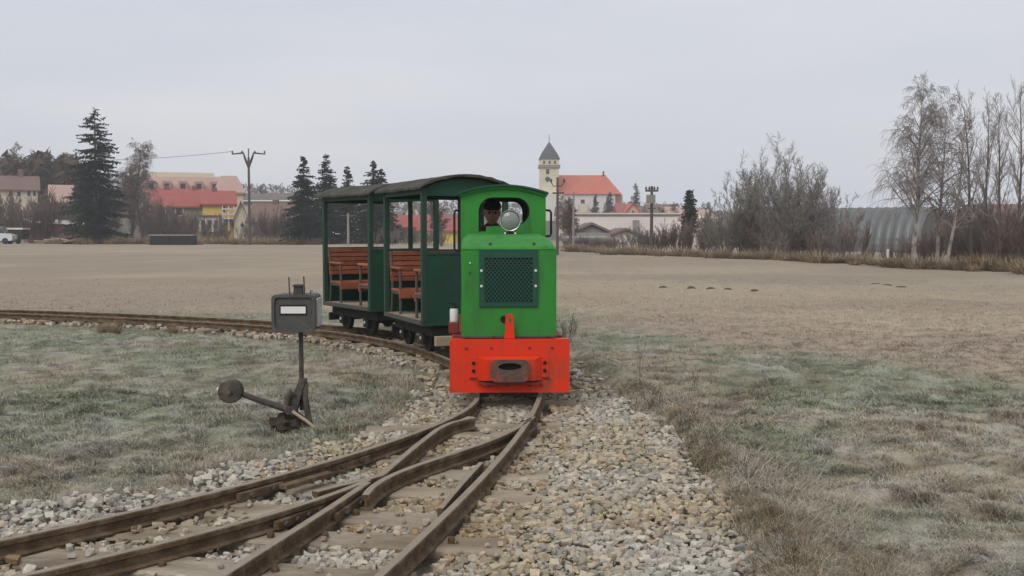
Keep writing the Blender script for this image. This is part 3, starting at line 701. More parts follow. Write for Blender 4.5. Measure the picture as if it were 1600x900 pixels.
rf = MB(); t0 = roofline(14, .022, .004); t1 = [(x, z + .02) for x, z in t0]
rf.plate(t0 + t1[::-1], [], CY0 - .05, CY1 + .06); roof = rf.build('cab_roof', M['wagon'], loco)
MB().plate([(x, z) for x, z in roofline(14, .012, -.02)] + roofline(14, .012, .003)[::-1], [], CY0 - .022, CY0 - .001).build('roof_band', M['green'], roof)
MB().box(-.02, .02, CY0 + .02, CY0 + .06, 1.852, 1.868).build('roof_nub', M['black'], roof)
MB().box(-.39, .39, CY0 + .03, CY1 - .03, .49, .52).build('cab_floor', M['black'], loco)
MB().box(-.22, .12, 1.86, 2.16, .80, .87, .015).build('driver_seat', M['black'], loco)
MB().box(-.20, .10, 2.16, 2.215, .52, 1.18, .015).build('seat_back', M['black'], loco)
MB().box(-.14, .06, 1.9, 2.1, .521, .799).build('seat_box', M['black'], loco)
MB().box(-.30, .32, CY0 + .02, CY0 + .12, 1.02, 1.30, .01).build('dashboard', M['black'], loco)
MB().tube([(.16, 1.62, .52), (.14, 1.58, 1.12)], [.012, .010], 8).build('control_lever', M['iron'], loco)
# underframe, wheels, side tray
MB().box(-.33, .33, .036, 2.55, .22, .44).build('underframe', M['black'], loco)
MB().box(-.47, .47, .30, 2.50, .445, .495).build('running_board', M['darkred'], loco)
MB().plate([(-.503, .05), (.503, .05), (.503, .49), (-.503, .49)], [], 2.555, 2.59).build('rear_beam', M['orange'], loco)
for y in (.72, 1.86):
    ax = MB().tube([(-.36, y, .215), (.36, y, .215)], .032, 10).build('axle', M['black'], loco)
    for sx in (-1, 1):
        wh = MB().lathe([(.06, -.04), (.17, -.03), (.17, -.01), (.19, -.006)], 'x', (sx * .315, y, .215), 24).build('wheel', M['black'], loco)
        MB().lathe([(.178, .035), (.215, .035), (.215, -.025), (.238, -.030), (.238, -.045), (.178, -.045)][::1] if sx > 0 else [(.178, .045), (.238, .045), (.238, .030), (.215, .025), (.215, -.035), (.178, -.035)], 'x', (sx * .315 - 0, y, .215), 28).build('tyre', M['rust'], wh)
        MB().box(sx * .36 - .05, sx * .36 + .05, y - .1, y + .1, .14, .34, .02).build('axle_box', M['black'], loco)
MB().box(-.515, -.425, .45, .62, .497, .60, .01).build('side_tray', M['darkred'], loco)
can = thing('canister', 'small white canister with a dark cap standing beside the left flank of the green hood', 'canister', loco.matrix_basis @ Vector((-.467, .53, .60)), LYAW)
MB().lathe([(.0, 0), (.036, 0), (.038, .01), (.038, .10), (.030, .118)], 'z', n=16).build('bottle', M['white'], can, True)
MB().lathe([(.032, .117), (.032, .135), (.014, .14), (.012, .165), (.0, .167)], 'z', n=12).build('bottle_cap', M['black'], can)
MB().tube([(0, 0, .155), (-.05, -.01, .165)], .006, 6).build('spout', M['black'], can)

# ------------------------------------------------------------------ the driver
def skinned(name, nodes, links, mats, parent, sub=2):
    me = bpy.data.meshes.new(name); me.from_pydata([n[0] for n in nodes], links, []); o = bpy.data.objects.new(name, me); C.objects.link(o)
    sk = o.modifiers.new('skin', 'SKIN'); sk.use_smooth_shade = True
    for i, n in enumerate(nodes):
        r = n[1]; me.skin_vertices[0].data[i].radius = r if isinstance(r, tuple) else (r, r)
    me.skin_vertices[0].data[0].use_root = True
    ss = o.modifiers.new('sub', 'SUBSURF'); ss.levels = sub; ss.render_levels = sub
    dg = bpy.context.evaluated_depsgraph_get(); ev = o.evaluated_get(dg); nm = bpy.data.meshes.new_from_object(ev, depsgraph=dg)
    bpy.data.objects.remove(o); bpy.data.meshes.remove(me); nm.name = name; nm.materials.clear()
    for q in mats: nm.materials.append(q)
    for p in nm.polygons: p.use_smooth = True; p.material_index = 0
    return nm
dr = thing('person', 'engine driver in a maroon jacket and dark cap looking out of the cab window', 'person', loco.matrix_basis @ Vector((-.085, 1.90, 0)), LYAW)
nodes = [((0, .10, .93), (.15, .12)), ((0, .10, 1.05), (.145, .11)), ((0, .09, 1.20), (.16, .115)), ((0, .09, 1.36), (.16, .105)), ((0, .075, 1.445), (.082, .075)), ((0, .06, 1.50), (.058, .058)),
         ((.18, .08, 1.385), .068), ((.23, .03, 1.14), .048), ((.20, -.20, 1.10), .038), ((.195, -.25, 1.10), (.036, .022)),
         ((-.18, .08, 1.385), .068), ((-.23, .03, 1.14), .048), ((-.14, -.22, 1.12), .038), ((-.13, -.27, 1.12), (.036, .022)),
         ((.10, .04, .92), .085), ((.13, -.28, .92), .066), ((.13, -.32, .62), .048), ((.13, -.42, .565), .04),
         ((-.10, .04, .92), .085), ((-.13, -.28, .92), .066), ((-.13, -.32, .62), .048), ((-.13, -.42, .565), .04)]
links = [(0, 1), (1, 2), (2, 3), (3, 4), (4, 5), (3, 6), (6, 7), (7, 8), (8, 9), (3, 10), (10, 11), (11, 12), (12, 13), (0, 14), (14, 15), (15, 16), (16, 17), (0, 18), (18, 19), (19, 20), (20, 21)]
for base, sx in ((9, 1), (13, -1)):
    bx, by, bz = nodes[base][0]
    for f, (dx, ln) in enumerate(((-.027, .062), (-.009, .072), (.009, .068), (.026, .052))):
        i = len(nodes); nodes += [((bx + dx, by - .035, bz + .004), .009), ((bx + dx, by - .035 - ln * .55, bz - .012), .0085), ((bx + dx, by - .035 - ln * .75, bz - .045), .0075)]; links += [(base, i), (i, i + 1), (i + 1, i + 2)]
    i = len(nodes); nodes += [((bx - sx * .042, by - .005, bz - .014), .011), ((bx - sx * .05, by - .045, bz - .035), .009)]; links += [(base, i), (i, i + 1)]
body = skinned('body', nodes, links, [M['jacket'], M['skin'], M['black']], dr)
bmh = bmesh.new(); bmh.from_mesh(body)
# head: an egg with brow, nose, chin and ears joined to the neck
def hpt(th, ph):
    x = math.cos(th) * math.cos(ph); y = math.sin(th) * math.cos(ph); z = math.sin(ph)
    rx, ry, rz_ = .077, .094, .116
    f = max(0, -y)
    taper = 1 - .15 * max(0, -z) ** 1.3
    p = Vector((x * rx * taper, y * ry * (1 - .1 * max(0, -z)), z * rz_))
    ang = abs(math.atan2(x, -y))
    nose = math.exp(-(ang / .16) ** 2) * math.exp(-((z + .12) / .20) ** 2) * f; p.y -= .024 * nose
    for sx in (-1, 1):
        p.y += .012 * math.exp(-((math.atan2(x, -y) - sx * .42) / .2) ** 2) * math.exp(-((z - .05) / .13) ** 2) * f
    p.y -= .006 * math.exp(-((z + .52) / .08) ** 2) * math.exp(-(ang / .3) ** 2) * f
    p.y += .005 * math.exp(-((z + .46) / .03) ** 2) * math.exp(-(ang / .3) ** 2) * f
    ear = math.exp(-((abs(x) - .99) / .05) ** 2) * math.exp(-((z) / .24) ** 2); p.x += math.copysign(.013, x) * ear
    return p + Vector((0, .035, 1.575))
NU, NV = 36, 24; grid = []
for j in range(NV + 1):
    ph = -math.pi / 2 + math.pi * j / NV
    grid.append([bmh.verts.new(hpt(2 * math.pi * i / NU, ph)) for i in range(NU)])
for j in range(NV):
    for i in range(NU):
        f = bmh.faces.new((grid[j][i], grid[j][(i + 1) % NU], grid[j + 1][(i + 1) % NU], grid[j + 1][i])); f.smooth = True; f.material_index = 1
bmesh.ops.remove_doubles(bmh, verts=bmh.verts[:], dist=.0004)
for f in bmh.faces:
    c = f.calc_center_median()
    if c.z > 1.478: f.material_index = 1
    elif c.y < -.245 and 1.0 < c.z < 1.3: f.material_index = 1
    elif c.z < 1.0: f.material_index = 2
bmh.to_mesh(body); bmh.free(); link('body', body, dr)
for sx in (-1, 1): MB().lathe([(0, -.012), (.009, -.008), (.012, 0), (.009, .008), (0, .012)], 'y', (sx * .030, -.046, 1.582), 10).build('eye', M['cap'], dr, True)
capm = MB().lathe([(.086, -.01), (.092, .02), (.088, .055), (.06, .085), (0, .098)], 'z', (0, .035, 1.622), 20)
capm.add([(-.07, -.04, 1.617), (.07, -.04, 1.617), (.055, -.115, 1.607), (-.055, -.115, 1.607), (-.07, -.04, 1.627), (.07, -.04, 1.627), (.055, -.115, 1.613), (-.055, -.115, 1.613)], [(0, 1, 2, 3), (4, 5, 6, 7), (2, 3, 7, 6), (1, 2, 6, 5), (0, 3, 7, 4)])
capm.build('cap', M['cap'], dr, True)

# ------------------------------------------------------------------ the open carriages
def make_wagon():
    t = thing('passenger_wagon', 'front dark green open carriage with slatted bench, coupled right behind the engine', 'railway carriage', group='open bench carriages of the little train')
    L, H = 1.53, .525
    MB().box(-.40, .40, .05, L - .05, .20, .325).build('underframe', M['black'], t)
    fl = MB().box(-H, H, 0, L, .33, .375).build('floor_frame', M['wagon'], t)
    MB().box(-H + .02, H - .02, .03, L - .03, .3755, .384).build('floor_boards', M['sleeper'], fl)
    MB().box(-H - .008, -H - .0005, .06, L - .06, .34, .388).build('sill_edge', M['benchmetal'], fl)
    for x in (-1, 1):
        for y in (.035, L - .035):
            MB().box(x * (H - .03) - .03, x * (H - .03) + .03, y - .03, y + .03, .376, 1.872, .004).build('corner_post', M['post'], t)
    for y in (.012, L - .034):
        ep = MB().box(-H + .061, H - .061, y, y + .022, .376, 1.13).build('end_panel', M['wagon'], t)
        MB().box(-H + .061, H - .061, y - .008, y + .03, 1.131, 1.16).build('panel_rail', M['post'], ep)
        gp = [(-H + .003, 1.79), (H - .003, 1.79), (H - .003, 1.868)] + [(H - .003 - 2 * (H - .003) * i / 12, 1.868 + .120 * (1 - (1 - 2 * i / 12) ** 2)) for i in range(1, 13)]
        MB().plate(gp, [], y - .002, y + .026).build('gable_board', M['wagon'], t)
    MB().box(H - .03, H - .006, .066, L - .066, .376, 1.02).build('side_panel', M['wagon'], t)
    for x in (-1, 1): MB().box(x * (H - .03) - .022, x * (H - .03) + .022, .066, L - .066, 1.81, 1.868).build('roof_rail', M['post'], t)
    # far side middle posts
    MB().box(H - .055, H - .007, .74, .79, 1.021, 1.82).build('side_post', M['post'], t)
    # roof of felt on a curved shell
    e = .05; n = 16
    pr_ = [(-(H + e) + 2 * (H + e) * i / n, 1.872 + .135 * (1 - abs(-1 + 2 * i / n) ** 2.1) - (.012 if i in (0, n) else 0)) for i in range(n + 1)]
    k = 14; vs = []
    for j in range(k + 1):
        y = -.07 + (L + .30) * j / k
        vs += [(x, y, z + rng.uniform(-.006, .006)) for x, z in pr_] + [(x, y, z + .028 + rng.uniform(-.006, .006)) for x, z in pr_[::-1]]
    m = 2 * (n + 1)
    MB().add(vs, [(j * m + i, j * m + (i + 1) % m, (j + 1) * m + (i + 1) % m, (j + 1) * m + i) for j in range(k) for i in range(m)] + [tuple(range(m))[::-1], tuple(k * m + i for i in range(m))]).build('roof', M['felt'], t, True)
    for y in (.10, .45, .80, 1.15, 1.42):
        MB().add([], []).plate([(x, z - .002) for x, z in pr_[1:-1]] + [(x, z - .028) for x, z in pr_[1:-1][::-1]], [], y, y + .035).build('roof_bow', M['post'], t)
    # two benches face to face, one at each end, slats running across the carriage
    for y0, dr_ in ((L - .045, -1), (.045, 1)):
        bn = MB().box(-.46, .46, min(y0 + dr_ * .07, y0 + dr_ * .41), max(y0 + dr_ * .07, y0 + dr_ * .41), .622, .655).build('bench', M['benchmetal'], t)
        for i in range(4):
            ya = y0 + dr_ * (.085 + i * .088); yb = ya + dr_ * .074
            MB().box(-.468, .468, min(ya, yb), max(ya, yb), .657, .684, .005).build('seat_slat', M['bench'], bn)
        ya = y0 + dr_ * .412; yb = ya + dr_ * .022
        MB().box(-.468, .468, min(ya, yb), max(ya, yb), .575, .668, .004).build('seat_slat', M['bench'], bn)
        for i in range(6):
            ya = y0 + dr_ * (.068 - i * .010); z = .770 + i * .0635
            MB().box(-.468, .468, ya - .011, ya + .011, z, z + .054, .005).build('back_slat', M['bench'], bn)
        for x in (-.445, .445):
            yp = y0 + dr_ * .405
            MB().tube([(x, yp, .385), (x, yp, .93)], .0185, 8).build('bench_leg', M['benchmetal'], bn)
            MB().tube([(x, y0 + dr_ * .03, .385), (x, y0 + dr_ * .075, .66), (x, y0 + dr_ * .03, 1.14)], .016, 8).build('bench_leg', M['benchmetal'], bn)
            ya, yb = y0 + dr_ * .06, y0 + dr_ * .44
            MB().box(x - .028, x + .028, min(ya, yb), max(ya, yb), .930, .958, .006).build('armrest', M['bench'], bn)
    # wheels and buffers
    for y in (.38, L - .38):
        MB().tube([(-.42, y, .16), (.42, y, .16)], .025, 8).build('axle', M['black'], t)
        for sx in (-1, 1):
            wh = MB().lathe([(.0, -.03), (.06, -.045), (.16, -.025), (.16, .03), (.05, .03), (0, .03)], 'x', (sx * .315, y, .16), 22).build('wheel', M['black'], t)
            MB().lathe([(0, 0), (.020, 0), (.020, .02), (0, .022)], 'x', (-.43 if sx < 0 else .408, y, .16), 10).build('hub_cap', M['whitebolt'], wh)
            MB().box(sx * .385 - .03, sx * .385 + .03, y - .07, y + .07, .09, .235, .01).build('axle_box', M['black'], t)
    MB().box(-.40, .36, -.09, -.03, .105, .215, .006).build('buffer_plank', M['plank'], t, label='pale bare wooden buffer plank')
    MB().box(-.40, .36, L + .03, L + .09, .105, .215, .006).build('buffer_plank', M['black'], t)
    MB().tube([(0, -.30, .20), (0, -.03, .22)], .02, 6).build('coupling_bar', M['iron'], t)
    return t
w1 = make_wagon(); W1YAW = R(23.5)
w1.location = (-.52, 11.64, RT); w1.rotation_euler = (0, 0, W1YAW)
w2 = copy_tree(w1); w2['label'] = 'rear dark green open carriage with slatted bench, the one farther from the engine'
for ch in list(w2.children):
    if ch.get('label'): bpy.data.objects.remove(ch)
w2.location = (-1.43, 13.72, RT); w2.rotation_euler = (0, 0, R(34))

# ------------------------------------------------------------------ switch stand
sb = G(467, 668, .0); ss_ = thing('switch_stand', 'rusty switch stand with grey box lantern and round counterweight lever, in the grass', 'switch stand', sb)
def SL(u, v, dy=0): return D(u, v, sb.y + dy) - sb
pb, pt = SL(471, 592), SL(470, 517)
MB().tube([SL(473, 640, .03), pb, pt + Vector((0, 0, .03))], [.022, .019, .017], 10).build('post', M['iron'], ss_, True)
bc = SL(464.5, 487.5)
bx_ = MB().plate(rrect(bc.x - .162, bc.x + .162, bc.z - .14, bc.z + .14, .035), [], -.13, .13).build('lantern_box', M['lantern'], ss_)
MB().plate(rrect(bc.x - .166, bc.x + .166, bc.z - .144, bc.z + .144, .04), [rrect(bc.x - .143, bc.x + .143, bc.z - .121, bc.z + .121, .03)], -.145, -.128).build('box_rim', M['lantern'], bx_)
MB().plate(rrect(bc.x - .105, bc.x + .100, bc.z - .012, bc.z + .066, .008), [], -.136, -.131).build('face_plate', M['black'], bx_)
MB().box(bc.x - .095, bc.x + .092, -.141, -.1365, bc.z + .000, bc.z + .052).build('signal_bar', M['white'], bx_, label='white rectangular bar on the lantern front')
MB().box(bc.x + .163, bc.x + .175, -.085, .085, bc.z - .105, bc.z + .11).build('side_plate', M['dullwhite'], bx_)
MB().plate([(bc.x - .02, bc.z + .141), (bc.x + .045, bc.z + .141), (bc.x + .042, bc.z + .20), (bc.x - .017, bc.z + .20)], [], -.04, .03).build('lantern_vent', M['iron'], bx_)
MB().plate([(bc.x - .028, bc.z + .2005), (bc.x + .052, bc.z + .2005), (bc.x + .044, bc.z + .213), (bc.x - .02, bc.z + .213)], [], -.05, .04).build('vent_cap', M['iron'], bx_)
for dx, h in ((-.055, .27), (.06, .275)):
    MB().tube([(bc.x + dx, -.01, bc.z + .14), (bc.x + dx - .005, -.01, bc.z + h)], .0055, 6).build('handle_wire', M['iron'], bx_)
MB().tube([(bc.x + .105, -.02, bc.z + .14), (bc.x + .11, -.02, bc.z + .165), (bc.x + .125, -.02, bc.z + .16)], .005, 6).build('handle_wire', M['iron'], bx_)
# cast bracket sweeping up to the post
br = MB()
prof = [(SL(447, 668), .055), (SL(455, 645), .045), (SL(463, 622), .038), (SL(470, 604), .030), (SL(474, 592), .026)]
for k_, dy in ((0, -.05), (1, .05)):
    pass
vs = []
for p, hwid in prof:
    vs += [p + Vector((-hwid, -.035, 0)), p + Vector((hwid, -.05, 0)), p + Vector((hwid * .9, .05, 0)), p + Vector((-hwid, .035, 0))]
br.add(vs, [(i * 4 + j, i * 4 + (j + 1) % 4, (i + 1) * 4 + (j + 1) % 4, (i + 1) * 4 + j) for i in range(4) for j in range(4)] + [(3, 2, 1, 0), (16, 17, 18, 19)])
br.build('bracket', M['iron'], ss_)
rb = MB().sweep([(-.012, -.03), (.012, -.03), (.012, .03), (-.012, .03)], [SL(483, 664), SL(479, 640), SL(475, 600)])
MB().tube([SL(484, 664, -.04), SL(480, 640, -.04), SL(477, 618, -.04), SL(478, 602, -.02), SL(473, 592, 0)], [.026, .024, .022, .02, .018], 8).build('bracket_rib', M['iron'], ss_, True)
MB().tube([SL(446, 640, -.06), SL(449, 622, -.06), SL(455, 612, -.05), SL(461, 618, -.05)], [.022, .026, .02, .012], 8).build('locking_horn', M['iron'], ss_, True)
MB().box(-.14, .10, -.10, .12, -.06, .012, .01).build('base_timber', M['sleeper'], ss_)
bmo = bmesh.new(); bmesh.ops.create_icosphere(bmo, subdivisions=3, radius=1)
from mathutils import noise as mnoise
for q in bmo.verts:
    f = 1 + .55 * mnoise.noise(q.co * 2.3) + .25 * mnoise.noise(q.co * 6); q.co = Vector((q.co.x * .15 * f - .075, q.co.y * .12 * f - .02, q.co.z * .10 * f + .01))
mo = bpy.data.meshes.new('soil_clump'); bmo.to_mesh(mo); bmo.free(); mo.materials.append(M['soil']); link('soil_clump', mo, ss_)
wc = SL(361, 611, -.12); pv = SL(447, 639, -.10)
MB().tube([wc + Vector((.02, 0, 0)), wc.lerp(pv, .5), pv, SL(460, 646, -.10)], [.022, .023, .028, .032], 8).build('lever_arm', M['iron'], ss_)
wt = MB().lathe([(.0, -.05), (.075, -.05), (.089, -.042), (.091, 0), (.089, .042), (.075, .05), (0, .05)], 'y', tuple(wc), 28).build('counterweight', M['iron'], ss_, True)
MB().lathe([(.02, -.052), (.02, -.075), (0, -.078)], 'y', (wc.x, wc.y, wc.z), 8).build('weight_boss', M['iron'], wt)
MB().tube([SL(345, 610, -.12), SL(339, 607, -.12)], [.017, .013], 8).build('lever_nut', M['white'], ss_)
MB().tube([SL(457, 643, -.12), SL(478, 657, -.14), SL(494, 670, -.16)], [.014, .012, .010], 8).build('throw_rod', M['log'], ss_)
MB().lathe([(.03, -.03), (.03, .03)], 'y', tuple(SL(452, 641, -.10)), 10).build('pivot_pin', M['iron'], ss_)

# ------------------------------------------------------------------ bare trees, shrubs, conifers
def gz1(x, y): return float(ground_z_fast(np.array([x]), np.array([y]))[0])
def tubes_np(segs, sides=3):
    a = np.array(segs, float); p0, p1, r0, r1 = a[:, :3], a[:, 3:6], a[:, 6], a[:, 7]
    d = p1 - p0; d /= np.linalg.norm(d, axis=1)[:, None] + 1e-9
    h = np.where(np.abs(d[:, 2:3]) < .9, np.array([[0, 0, 1.]]), np.array([[1., 0, 0]])); u = np.cross(d, h); u /= np.linalg.norm(u, axis=1)[:, None]; v = np.cross(d, u)
    ang = np.arange(sides) * 2 * np.pi / sides
    ring = u[:, None, :] * np.cos(ang)[None, :, None] + v[:, None, :] * np.sin(ang)[None, :, None]
    V = np.concatenate([p0[:, None] + ring * r0[:, None, None], p1[:, None] + ring * r1[:, None, None]], 1)
    k = (np.arange(len(a)) * sides * 2)[:, None]
    Fs = np.concatenate([k + np.array([[i, (i + 1) % sides, sides + (i + 1) % sides, sides + i]]) for i in range(sides)])
    return V.reshape(-1, 3), Fs
def grow(out, r, p, d, L, rad, lev, st):
    nseg = (7, 5, 4, 3, 2)[min(lev, 4)]; q = p.copy(); d = d.normalized(); nodes = []
    for i in range(nseg):
        d = (d + Vector((r.gauss(0, 1), r.gauss(0, 1), r.gauss(0, 1))) * st['wander'][min(lev, len(st['wander']) - 1)] + Vector((0, 0, 1)) * st['up'][min(lev, len(st['up']) - 1)]).normalized()
        e = q + d * (L / nseg); f0 = 1 - i / nseg * .85; f1 = 1 - (i + 1) / nseg * .85
        out[0 if lev == 0 else 1].append((*q, *e, max(rad * f0, st['rmin']), max(rad * f1, st['rmin'] * .8)))
        nodes.append((q.copy(), e.copy(), d.copy(), (i + .5) / nseg, rad * (f0 + f1) / 2)); q = e
    if lev >= st['levels']: return
    nb = st['nb'][lev]; s0 = st['start'][min(lev, len(st['start']) - 1)]
    for k in range(nb):
        t = s0 + (1 - s0) * ((k + r.random()) / nb); i = min(int(t * nseg), nseg - 1); a, b, dd, _, rr_ = nodes[i]; base = a.lerp(b, min(max(t * nseg - i, 0), 1))
        ax = dd.cross(Vector((r.gauss(0, 1), r.gauss(0, 1), r.gauss(0, 1)))).normalized(); an = R(st['ang'][lev] * r.uniform(.7, 1.3))
        nd = (dd * math.cos(an) + ax * math.sin(an)).normalized()
        ln = L * st['len'][lev] * r.uniform(.65, 1.25) * (1 - st['taper'][lev] * (t - s0) / (1 - s0 + 1e-6))
        grow(out, r, base, nd, ln, min(rr_ * .62, rad * .5), lev + 1, st)
BIRCH = dict(levels=3, nb=(32, 9, 8), start=(.26, .15, .1), ang=(48, 42, 40), len=(.30, .48, .55), taper=(.62, .4, .3), wander=(.045, .12, .2, .25), up=(.05, .06, -.10, -.32), rmin=.0055)
WEEP = dict(levels=3, nb=(40, 10, 10), start=(.30, .15, .1), ang=(44, 45, 40), len=(.32, .5, .6), taper=(.55, .4, .2), wander=(.05, .13, .2, .2), up=(.05, .05, -.2, -.6), rmin=.0055)
TALL = dict(levels=3, nb=(28, 7, 5), start=(.25, .15, .1), ang=(30, 30, 32), len=(.26, .45, .5), taper=(.5, .4, .3), wander=(.035, .08, .12, .15), up=(.06, .16, .12, .1), rmin=.005)
SHRUB = dict(levels=3, nb=(10, 7, 6), start=(.15, .1, .1), ang=(22, 26, 28), len=(.48, .5, .5), taper=(.35, .3, .3), wander=(.05, .07, .09, .1), up=(.10, .14, .12, .08), rmin=.008)
def shrub_geo(seed, h, spread, stems, st=SHRUB, base=.12, r0=.03):
    r = random.Random(seed); out = ([], [])
    for i in range(stems):
        a = r.uniform(0, 6.28); q = r.random() ** .6 * base * h
        d = Vector((math.cos(a) * spread * r.random(), math.sin(a) * spread * r.random(), 1))
        grow(out, r, Vector((math.cos(a) * q, math.sin(a) * q, 0)), d, h * r.uniform(.55, 1.0), r0 * r.uniform(.6, 1.1), 0, st)
    return out
def dome_geo(seed, h, wide, stems, st):
    r = random.Random(seed); out = ([], [])
    for i in range(stems):
        a = r.uniform(0, 6.28); q = r.random() ** .55; tilt = q * wide
        d = Vector((math.cos(a) * tilt, math.sin(a) * tilt, 1)); L = h * (1.06 - .34 * q * q) * r.uniform(.78, 1.0)
        grow(out, r, Vector((math.cos(a) * q * .14 * h, math.sin(a) * q * .14 * h, -.05)), d, L, .045 * r.uniform(.6, 1.1), 0, st)
    return out
DOME = dict(levels=3, nb=(11, 7, 5), start=(.22, .1, .1), ang=(30, 34, 38), len=(.30, .44, .5), taper=(.45, .3, .3), wander=(.035, .08, .12, .15), up=(.03, .07, .05, .0), rmin=.0075)
def tree_geo(seed, h, r0, st, lean=(0, 0)):
    r = random.Random(seed); out = ([], []); grow(out, r, Vector((0, 0, -.1)), Vector((lean[0], lean[1], 1)), h, r0, 0, st); return out
def put_tree(name, geo, loc, label, cat, mt, mc, group=None, rz=0, scale=1.0, parts=('trunk', 'crown')):
    t = thing(name, label, cat, loc, rz, group); t.scale = (scale,) * 3
    for pn, sg, m, sd in ((parts[0], geo[0], mt, 5), (parts[1], geo[1], mc, 3)):
        V, Fs = tubes_np(sg, sd); link(pn, np_mesh(pn, V, Fs, m), t, kind='stuff' if pn == 'stems' else None)
    return t
def put_copy(src, loc, rz, scale, label=None, group=None):
    c = copy_tree(src); c.location = loc; c.rotation_euler = (0, 0, rz); c.scale = (scale,) * 3
    if label: c['label'] = label
    if group: c['group'] = group
    return c
def spruce(name, u, vt, vb, d, halfpx, label, seed, mt='needle', gaps=.0, whorls=26, droop=.35, start=.04, group=None, bare=0.0, pw=.8):
    r = random.Random(seed); base = D(u, vb, d); base.z = gz1(base.x, base.y); H = Z(vt, d) - base.z; W = halfpx / F * d
    t = thing(name, label, 'tree', base, 0, group)
    MB().tube([(0, 0, -.2), (0, 0, H * .5), (0, 0, H * .99)], [H * .018, H * .011, .02], 7).build('trunk', M['bark'], t)
    V = []; Fs = []; cent = []
    nw = whorls
    for i in range(nw):
        f = start + (1 - start) * (i / nw) ** .92; z = H * (f + r.uniform(-.5, .5) / nw * 0); rad = W * (1 - f) ** pw * (1.0 if f > .12 else .85)
        nb = 13 if f < .75 else 8
        for k in range(nb):
            if r.random() < gaps: continue
            z = H * min(.985, f + r.uniform(-.6, .6) / nw); a = r.uniform(0, 6.28); ln = max(rad * r.uniform(.72, 1.16), .25); sl = droop * (1 - f * .9) * r.uniform(.6, 1.4); dx, dy = math.cos(a), math.sin(a)
            ns = max(4, int(ln / .16))
            for s in range(ns):
                q = bare + (1 - bare) * (s + r.random()) / ns; rr = q * ln; zz = z - sl * rr + .22 * sl * rr * rr / ln + r.gauss(0, .05)
                wv = .16 * ln * (1.1 - q) + .16
                for sd in (-1, 1):
                    p = Vector((dx * rr, dy * rr, zz)); n = Vector((-dy, dx, 0)) * sd
                    tip = p + n * wv * r.uniform(.6, 1.3) + Vector((dx, dy, 0)) * wv * r.uniform(.2, .7) - Vector((0, 0, wv * r.uniform(.1, 1.1)))
                    o = Vector((dx, dy, r.uniform(-.4, .3))) * r.uniform(.12, .24)
                    b = len(V); V += [p - o * .6, p + o, tip]; Fs.append((b, b + 1, b + 2))
            b = len(V); p1 = Vector((dx * ln, dy * ln, z - sl * ln + .22 * sl * ln)); V += [(dx * ln * .6 - dy * .05, dy * ln * .6 + dx * .05, z - sl * ln * .6), (dx * ln * .6 + dy * .05, dy * ln * .6 - dx * .05, z - sl * ln * .6), p1 + Vector((dx, dy, .1)) * .22]; Fs.append((b, b + 1, b + 2))
    for k in range(10):
        a = r.uniform(0, 6.28); b = len(V); z = H * r.uniform(.95, 1.0); V += [(0, 0, z), (.05 * math.cos(a), .05 * math.sin(a), z + .1), (.30 * math.cos(a), .30 * math.sin(a), z - .08)]; Fs.append((b, b + 1, b + 2))
    link('crown', np_mesh('crown', np.array([tuple(p) for p in V]), np.array(Fs), M[mt]), t); return t
def pine(name, u, vt, vb, d, halfpx, label, seed, mt='needle2', group=None, lobes=9, n=2600):
    r = np.random.default_rng(seed); base = D(u, vb, d); base.z = gz1(base.x, base.y); H = Z(vt, d) - base.z; W = halfpx / F * d
    t = thing(name, label, 'tree', base, 0, group)
    MB().tube([(0, 0, -.3), (0, 0, H * .9)], [H * .022, H * .008], 7).build('trunk', M['bark'], t)
    ce = np.stack([r.normal(0, .42, lobes) * W, r.normal(0, .42, lobes) * W, H * r.uniform(.25, .86, lobes)], 1); ce[0] = (0, 0, H * .86); rad = W * r.uniform(.34, .6, lobes); rad[0] = W * .4
    li = r.integers(0, lobes, n); v = r.normal(0, 1, (n, 3)); v /= np.linalg.norm(v, axis=1)[:, None]; P = ce[li] + v * (rad[li] * r.random(n) ** .4)[:, None] * np.array([1, 1, .8]); P[:, 2] = np.minimum(P[:, 2], H)
    s = W * .085 * r.uniform(.6, 1.5, n)[:, None, None]; T = P[:, None, :] + r.normal(0, 1, (n, 3, 3)) * s
    link('crown', np_mesh('crown', T.reshape(-1, 3), np.arange(n * 3).reshape(-1, 3), M[mt]), t); return t

spruce('spruce_tree', 152, 168, 378, 112, 66, 'tall lone dark spruce with open tiers of branches, left of the red roofed house', 3, gaps=.22, whorls=30, droop=.42, bare=.08, pw=.62)
spruce('spruce_tree', 476, 243, 372, 108, 47, 'dark spruce nearest the utility pole, leftmost of the row behind the carriages', 4, gaps=.08, whorls=26, group='spruces behind the carriages')
spruce('spruce_tree', 511, 241, 372, 112, 43, 'second dark spruce from the left in the row behind the carriages', 5, gaps=.08, whorls=26, group='spruces behind the carriages')
spruce('spruce_tree', 543, 260, 372, 118, 35, 'shortest slim spruce in the row behind the carriages', 6, gaps=.1, whorls=24, group='spruces behind the carriages')
spruce('spruce_tree', 583, 251, 372, 114, 48, 'broad dark spruce rising behind the carriage roofs, rightmost of its row', 7, gaps=.05, whorls=28, group='spruces behind the carriages')
spruce('spruce_tree', 597, 264, 372, 115, 36, 'smaller spruce crown merged with the right side of the broad one behind the carriages', 8, gaps=.08, whorls=24, group='spruces behind the carriages')
spruce('spruce_tree', 993, 286, 345, 240, 15, 'small grey green conifer to the right of the church', 9, mt='needle2', whorls=16, pw=.6)
spruce('spruce_tree', 953, 300, 345, 235, 15, 'dark conifer in front of the right end of the church', 10, whorls=16, pw=.6)
spruce('spruce_tree', 931, 303, 345, 232, 9, 'slim dark conifer before the church nave wall', 12, whorls=14, pw=.6)
spruce('pine_tree', 1077, 297, 385, 95, 19, 'dark bushy pine between the pole with the box and the big bare thicket', 13, mt='needle2', whorls=18, pw=.45, start=.3)
